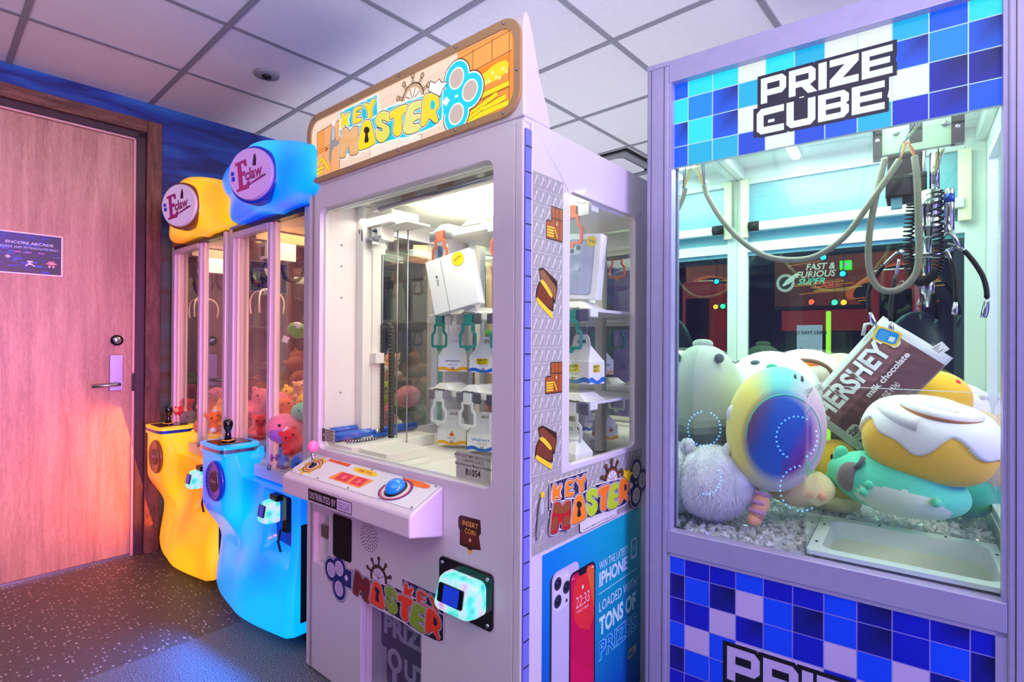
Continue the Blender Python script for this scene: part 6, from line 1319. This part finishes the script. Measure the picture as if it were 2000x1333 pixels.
# 9 mint plush with white belly, and another aqua one behind
s, k = cobj('plush_sea_animal', 1748, 946, .36, 'long mint green plush with a white belly lying on the crystals', 'soft toy', GC, (0, R(9), 0))
mn, wh2 = rgb(96, 224, 184), rgb(222, 240, 220)
b = MB(); b.ell((0, 0, 0), (116 * k, 62 * k, 56 * k), 'plush_print', nu=80, nv=48, fn=lambda d: 1 + .06 * (1 - abs(d.x)) * 1.0, cfn=lambda d: wh2 if (d.y < 0 and ((d.x - .12) / .62) ** 2 + ((d.z + .42) / .52) ** 2 < 1) else mn); b.build('body', s)
b = MB(); b.ell((-96 * k, -6 * k, 30 * k), (14 * k, 10 * k, 22 * k), 'plush_aqua', nu=12, nv=8); b.build('ear', s); b = MB(); b.ell((-104 * k, -6 * k, -18 * k), (12 * k, 10 * k, 16 * k), 'plush_aqua', nu=12, nv=8); b.build('ear', s)
b = MB(); b.ell((-72 * k, -38 * k, 0), (24 * k, 16 * k, 30 * k), 'plush_grey', nu=16, nv=12); b.build('face_patch', s); b = MB(); b.tube([(-58 * k, -42 * k, 44 * k), (-60 * k, -50 * k, 34 * k), (-66 * k, -52 * k, 22 * k)], 5 * k, 'plush_slate', n=8); b.build('strap', s)
for x, z in ((-40, -2), (-46, -18), (62, -2)): b = MB(); b.ell((x * k, -58 * k, z * k), 9 * k, 'plush_aqua', nu=10, nv=8); b.build('paw', s)
s, k = cobj('plush_sea_animal', 1880, 965, .60, 'deeper teal plush half hidden behind the mint one at the right', 'soft toy', GC); b = MB(); b.ell((0, 0, 0), (52 * k, 45 * k, 46 * k), 'plush_deepmint', nu=24, nv=16); b.build('body', s); b = MB(); b.ell((-30 * k, -30 * k, 36 * k), 8 * k, 'plush_gold', nu=10, nv=8); b.build('foot', s)
# 10 more at the back
s, k = cobj('plush_chick', 1822, 782, .60, 'orange yellow plush peak rising behind the iced cushion', 'soft toy', GC); b = MB(); b.ell((0, 0, 0), (60 * k, 40 * k, 52 * k), 'plush_gold', nu=26, nv=18, fn=lambda d: 1 + .12 * max(0, d.z)); b.build('body', s); b = MB(); b.ell((34 * k, -14 * k, 34 * k), 9 * k, 'plush_red', nu=10, nv=8); b.build('crest', s); b = MB(); b.ell((-6 * k, -30 * k, 26 * k), (6 * k, 4 * k, 3 * k), 'plush_orange', nu=8, nv=6); b.build('beak', s)
s, k = cobj('plush_ghost', 1880, 800, .68, 'pale grey round plush at the back right of the cube', 'soft toy', GC); b = MB(); b.ell((0, 0, 0), (46 * k, 36 * k, 50 * k), 'plush_icing', nu=24, nv=16); b.build('body', s); b = MB(); b.ell((30 * k, -20 * k, 30 * k), 8 * k, 'plush_icing', nu=8, nv=6); b.build('ear', s)
s, k = cobj('plush_bear', 1918, 880, .62, 'beige plush shape standing in for a reflection at the right side of the cube', 'soft toy', GC); b = MB(); b.ell((0, 0, 0), (40 * k, 40 * k, 78 * k), 'plush_beige', nu=24, nv=16); b.build('body', s); b = MB(); b.ell((0, -18 * k, 66 * k), 12 * k, 'plush_beige', nu=10, nv=8); b.build('ear', s)  # solid shape added in place of a beige reflection
s, k = cobj('plush_rainbow', 1572, 720, .66, 'white plush with a rainbow arch at the back of the heap', 'soft toy', GC)
b = MB(); b.ell((0, 0, -6 * k), (62 * k, 40 * k, 44 * k), 'plush_ivory', nu=26, nv=18); b.build('body', s)
for i, cn in enumerate(('brown', 'orange', 'yellow', 'green', 'blue')): r_ = 46 - i * 8; b = MB(); b.tube([(r_ * math.cos(a) * k, -38 * k + abs(math.cos(a)) * 12 * k, (-16 + r_ * math.sin(a) * .7) * k) for a in [math.pi * j / 20 for j in range(21)]], 4.4 * k, 'plush_' + cn, n=8); b.build('rainbow_band', s)
s, k = cobj('plush_pillow', 1640, 760, .72, 'cream yellow rounded plush behind the chocolate bar pillow', 'soft toy', GC); b = MB(); b.ell((0, 0, 0), (58 * k, 36 * k, 70 * k), 'plush_cream', nu=26, nv=18); b.build('body', s); b = MB(); b.ell((-20 * k, -18 * k, 56 * k), 10 * k, 'plush_cream', nu=8, nv=6); b.build('ear', s)
s, k = cobj('plush_dinosaur', 1330, 720, .70, 'small grey plush hidden behind the tall dinosaur', 'soft toy', GC); b = MB(); b.ell((22 * k, 0, -40 * k), (50 * k, 40 * k, 60 * k), 'plush_sage', nu=20, nv=14); b.build('body', s); b = MB(); b.ell((16 * k, -10 * k, 20 * k), 12 * k, 'plush_slate', nu=8, nv=6); b.build('spike', s)
# crystals heaped under everything
def ice_mat():
    m = bpy.data.materials.new('crystal'); m.use_nodes = True; MATS['crystal'] = m; t = m.node_tree; p = t.nodes['Principled BSDF']; p.inputs['Base Color'].default_value = rgb(244, 246, 250); p.inputs['Roughness'].default_value = .02; p.inputs['Coat Weight'].default_value = 1
    tr = t.nodes.new('ShaderNodeBsdfTransparent'); x = t.nodes.new('ShaderNodeMixShader'); x.inputs[0].default_value = .5; t.links.new(tr.outputs[0], x.inputs[1]); t.links.new(p.outputs[0], x.inputs[2]); t.links.new(x.outputs[0], t.nodes['Material Output'].inputs[0])
ice_mat()
rnd = random.Random(4); b = MB(); T_ = [Vector(p) for p in ((1, 0, 0), (-1, 0, 0), (0, 1, 0), (0, -1, 0), (0, 0, 1.3), (0, 0, -1.3))]; FF = [(0, 2, 4), (2, 1, 4), (1, 3, 4), (3, 0, 4), (2, 0, 5), (1, 2, 5), (3, 1, 5), (0, 3, 5)]
for _ in range(5200):
    u = rnd.uniform(IL + .01, IR - .012); v = rnd.uniform(.045, IB - .03)
    if u > .43 and v < .425: continue
    z = .605 + .030 * rnd.random() + .02 * sst(v, .1, .5); r_ = rnd.uniform(.006, .0125); E3 = Euler((rnd.uniform(0, 6), rnd.uniform(0, 6), rnd.uniform(0, 6))).to_matrix()
    b.idx([Vector((u, v, z)) + E3 @ (Vector((p.x * rnd.uniform(.6, 1.3), p.y * rnd.uniform(.6, 1.2), p.z)) * r_) for p in T_], FF, 'crystal', None, False)
o = b.build('plastic_crystals', None, weld=False); place(o, FC); tag(o, 'loose clear plastic ice crystals covering the floor of the glass cube', 'crystals', kind='stuff')
# ---- claw assembly (hangs from the cube machine's gantry)
mat('plate_green', rgb(170, 196, 170), .4, .3); mat('sleeve_grey', rgb(150, 150, 132), .5, bump=.6, bscale=900); mat('wire_yellow', rgb(220, 180, 60), .5); mat('wire_blue', rgb(50, 90, 150), .5); mat('wire_red', rgb(190, 100, 80), .5); mat('wire_green', rgb(60, 140, 70), .5)
cw = thing('claw_crane', FC, 0, 0, 0, 'chrome claw crane with coiled black cable hanging from a green plate in the glass cube', 'claw'); T3 = lambda pts, v: [hq(x, y, v) for x, y in pts]
zt0 = hq(1800, 300, .25).z; u0_, u1_ = hq(1705, 260, .25).x, hq(1884, 260, .25).x; zp0, zp1 = hq(1790, 293, .25).z, hq(1790, 225, .25).z
b = MB(); b.box(u0_, u0_ + .022, .245, .275, zp0 - .01, CZ, 'dark_gloss'); b.box(u1_ - .028, u1_, .245, .275, zp0 - .0, CZ, 'dark_gloss'); b.build('bracket', cw)
b = MB(); b.loops([[(u0_ + .016, zp0), (u1_ - .018, zp0), (u1_ - .018, CZ - .01), (u0_ + .016, CZ - .01)], rrect(u0_ + .085, u0_ + .115, zp0 + .02, zp1 + .02, .004)], lambda a, z, d: Vector((a, .25 - d, z)), -.02, .0, 'plate_green'); b.build('carriage_plate', cw, bevel=.001)
for x, y in ((1750, 260), (1846, 241)): c = hq(x, y, .248); b = MB(); b.lathe([(.008, 0), (.007, .004), (.003, .005)], (c.x, .2495, c.z), (0, -1, 0), 'steel', n=14); b.build('bolt', cw)
for x, y in ((1714, 275), (1871, 246)): c = hq(x, y, .24); b = MB(); b.lathe([(.006, 0), (.005, .004)], (c.x, .2445, c.z), (0, -1, 0), 'chrome', n=12); b.build('screw', cw)
g0, g1 = hq(1733, 390, .36), hq(1800, 300, .36); b = MB(); b.box(g0.x, g1.x + .01, .33, .43, g0.z, CZ - .06, 'black'); b.box(g0.x - .004, g1.x + .012, .32, .44, g0.z - .005, g0.z + .06, 'dark_gloss'); b.build('motor_box', cw, bevel=.003)
g0, g1 = hq(1740, 410, .34), hq(1762, 392, .34); b = MB(); b.box(g0.x, g1.x, .33, .345, g0.z, g1.z + .02, 'frost_blue'); b.build('switch_box', cw)
ca = hq(1826, 300, .33); U_, V_ = hq(1815, 420, .33).x, .33
zz = lambda y: hq(1820, y, .33).z
b = MB(); b.lathe([(.012, zz(300)), (.012, zz(372))], (U_ + .012, V_, 0), (0, 0, 1), 'chrome', n=14); b.lathe([(.005, zz(290)), (.005, zz(360))], (U_ - .012, V_, 0), (0, 0, 1), 'steel', n=8); b.build('hanger_rod', cw)
prof = [(.018, 372), (.030, 374), (.030, 396), (.032, 398), (.032, 404), (.029, 406), (.029, 440), (.031, 442), (.031, 448), (.027, 450), (.027, 463), (.014, 466)]
b = MB(); b.lathe([(r_, zz(y)) for r_, y in prof], (U_, V_, 0), (0, 0, 1), 'chrome', n=28); b.build('claw_solenoid', cw)
b = MB(); b.lathe([(.011, zz(375)), (.012, zz(378)), (.012, zz(455)), (.008, zz(462))], (U_ + .044, V_ - .01, 0), (0, 0, 1), 'chrome', n=16); b.lathe([(.0125, zz(385)), (.0125, zz(402))], (U_ + .044, V_ - .01, 0), (0, 0, 1), 'strip_blue', n=16); b.build('chrome_tube', cw)
b = MB(); b.lathe([(.010, zz(466)), (.010, zz(545)), (.016, zz(548)), (.016, zz(572)), (.008, zz(576)), (.004, zz(600))], (U_ - .004, V_, 0), (0, 0, 1), 'chrome', n=16); b.build('plunger', cw)
b = MB(); b.lathe([(.048, zz(497)), (.050, zz(500)), (.048, zz(505))], (U_ - .006, V_, 0), (0, 0, 1), 'brass_old', n=24) if 'brass_old' in MATS else b.lathe([(.048, zz(497)), (.050, zz(500)), (.048, zz(505))], (U_ - .006, V_, 0), (0, 0, 1), 'steel', n=24); b.build('collar', cw)
arms = [([(1757, 490), (1735, 508), (1712, 535), (1698, 562), (1694, 586), (1700, 615), (1710, 640)], .30), ([(1845, 475), (1878, 484), (1893, 500), (1912, 525), (1926, 552), (1929, 590), (1919, 628)], .32), ([(1846, 485), (1858, 508), (1866, 535), (1868, 580), (1864, 622)], .22), ([(1757, 500), (1750, 540), (1740, 580), (1738, 620), (1742, 655)], .44)]
for pts, v in arms:
    P = T3(pts, v); Q = []
    for i in range(len(P) - 1):
        for j in range(5): Q.append(P[i].lerp(P[i + 1], j / 5))
    Q.append(P[-1]); Q = [sum((Q[max(0, min(len(Q) - 1, i + d))] for d in range(-3, 4)), Vector()) / 7 for i in range(len(Q))]
    n = len(Q); b = MB(); k0 = int(n * .25); k1 = int(n * .8)
    b.tube(Q[:k0 + 1], .0042, 'steel', n=8); b.tube(Q[k0:k1 + 1], .0062, 'black_rubber', n=8); b.tube(Q[k1:], [.004 + .004 * math.sin(math.pi * min(1, i / max(1, len(Q[k1:]) - 1)) * .8) for i in range(len(Q[k1:]))], 'chrome', n=8); b.build('claw_arm', cw)
b = MB(); P = T3([(1852, 440), (1866, 468), (1876, 484)], .31); b.tube(P, .006, 'chrome', n=8); b.build('linkage', cw)
b = MB(); P = T3([(1757, 490), (1775, 500), (1800, 503), (1846, 492), (1876, 482)], .33); b.tube(P, .006, 'steel', n=8); b.build('linkage', cw)
def smooth(P, n=8):
    Q = []
    for i in range(len(P) - 1):
        p0, p1, p2, p3 = P[max(0, i - 1)], P[i], P[i + 1], P[min(len(P) - 1, i + 2)]
        for j in range(n):
            t_ = j / n; Q.append(.5 * ((2 * p1) + (p2 - p0) * t_ + (2 * p0 - 5 * p1 + 4 * p2 - p3) * t_ * t_ + (3 * p1 - p0 - 3 * p2 + p3) * t_ ** 3))
    return Q + [P[-1]]
cab = smooth(T3([(1376, 362), (1383, 385), (1412, 432), (1450, 472), (1495, 500), (1545, 508), (1595, 500), (1650, 462), (1700, 395), (1738, 340), (1757, 312)], .20), 10); b = MB(); b.tube(cab, .0088, 'sleeve_grey', n=10); b.build('hose', cw)
cab = smooth(T3([(1786, 305), (1791, 350), (1794, 430), (1794, 510), (1782, 545), (1752, 567), (1720, 565), (1702, 540), (1696, 500), (1700, 440), (1714, 370), (1728, 310)], .21), 10); b = MB(); b.tube(cab, .0088, 'sleeve_grey', n=10); b.build('hose', cw)
base_ = smooth(T3([(1782, 398), (1776, 440), (1774, 490), (1778, 525), (1790, 548), (1808, 548), (1828, 530), (1834, 490), (1832, 440), (1832, 372)], .27), 40); pts = []
for i, p in enumerate(base_):
    t_ = (base_[min(len(base_) - 1, i + 1)] - base_[max(0, i - 1)]).normalized(); a = t_.cross(Vector((0, 1, 0))).normalized(); q_ = i * .95; pts.append(p + a * math.cos(q_) * .012 + Vector((0, 1, 0)) * math.sin(q_) * .012)
b = MB(); b.tube(pts, .0028, 'black_rubber', n=6); b.build('coiled_cable', cw)
def wires(P0, P1, v, n, cols, r=.0014, sp=4):
    for i in range(n):
        j = rnd.uniform(-sp, sp); P = smooth(T3([(P0[0] + rnd.uniform(-sp, sp) * 2, P0[1]), ((P0[0] + P1[0]) / 2 + j * 1.5, (P0[1] + P1[1]) / 2 + rnd.uniform(-4, 4)), (P1[0] + rnd.uniform(-2, 2), P1[1])], v), 5); b.tube(P, r, cols[i % len(cols)], n=5)
b = MB(); wires((1800, 232), (1765, 278), .235, 7, ['wire_blue', 'wire_blue', 'wire_green', 'wire_yellow']); wires((1766, 275), (1757, 312), .225, 5, ['wire_red', 'wire_yellow', 'wire_blue']); wires((1776, 276), (1787, 308), .225, 5, ['wire_red', 'wire_red', 'wire_yellow']); b.build('wire_bundle', cw)
b = MB(); wires((1358, 318), (1374, 360), .19, 5, ['wire_yellow', 'wire_yellow', 'wire_red'], sp=3); wires((1372, 318), (1377, 360), .19, 4, ['wire_blue', 'black'], sp=2); b.build('wire_bundle', cw)
b = MB(); wires((1838, 290), (1826, 345), .30, 9, ['black', 'wire_green', 'wire_yellow', 'white_plastic'], sp=5); b.build('wire_bundle', cw)
b = MB(); c = hq(1378, 360, .20); b.lathe([(.007, 0), (.006, .012)], c, (0, 0, 1), 'white_plastic', n=10); b.build('cable_clip', cw)
# ring lights of the attraction behind the photographer, mirrored in the cube's glass
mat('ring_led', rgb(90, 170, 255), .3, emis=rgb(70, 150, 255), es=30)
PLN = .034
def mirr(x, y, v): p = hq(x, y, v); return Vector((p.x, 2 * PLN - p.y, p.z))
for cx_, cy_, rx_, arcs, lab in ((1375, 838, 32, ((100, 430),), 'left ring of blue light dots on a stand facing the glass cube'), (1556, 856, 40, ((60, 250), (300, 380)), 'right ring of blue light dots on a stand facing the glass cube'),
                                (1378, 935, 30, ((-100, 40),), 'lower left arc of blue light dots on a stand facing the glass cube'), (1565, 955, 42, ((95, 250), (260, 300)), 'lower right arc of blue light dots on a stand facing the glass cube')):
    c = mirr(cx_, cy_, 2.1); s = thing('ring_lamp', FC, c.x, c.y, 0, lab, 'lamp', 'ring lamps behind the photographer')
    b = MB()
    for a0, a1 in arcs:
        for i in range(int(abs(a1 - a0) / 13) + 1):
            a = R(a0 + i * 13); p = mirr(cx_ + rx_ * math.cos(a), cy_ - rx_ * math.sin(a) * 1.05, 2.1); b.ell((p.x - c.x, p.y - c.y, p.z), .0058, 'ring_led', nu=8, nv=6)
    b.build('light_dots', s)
    b = MB(); b.tube([(0, -.03, c.z - .03), (0, -.03, .02)], .01, 'black', n=8); b.lathe([(.10, 0), (.10, .015), (.02, .02)], (0, -.03, 0), (0, 0, 1), 'black', n=20); b.build('stand', s)
# remove marker signs left without parts
for o in list(bpy.data.objects):
    if o.type == 'EMPTY' and o.parent is None and not o.children: bpy.data.objects.remove(o)
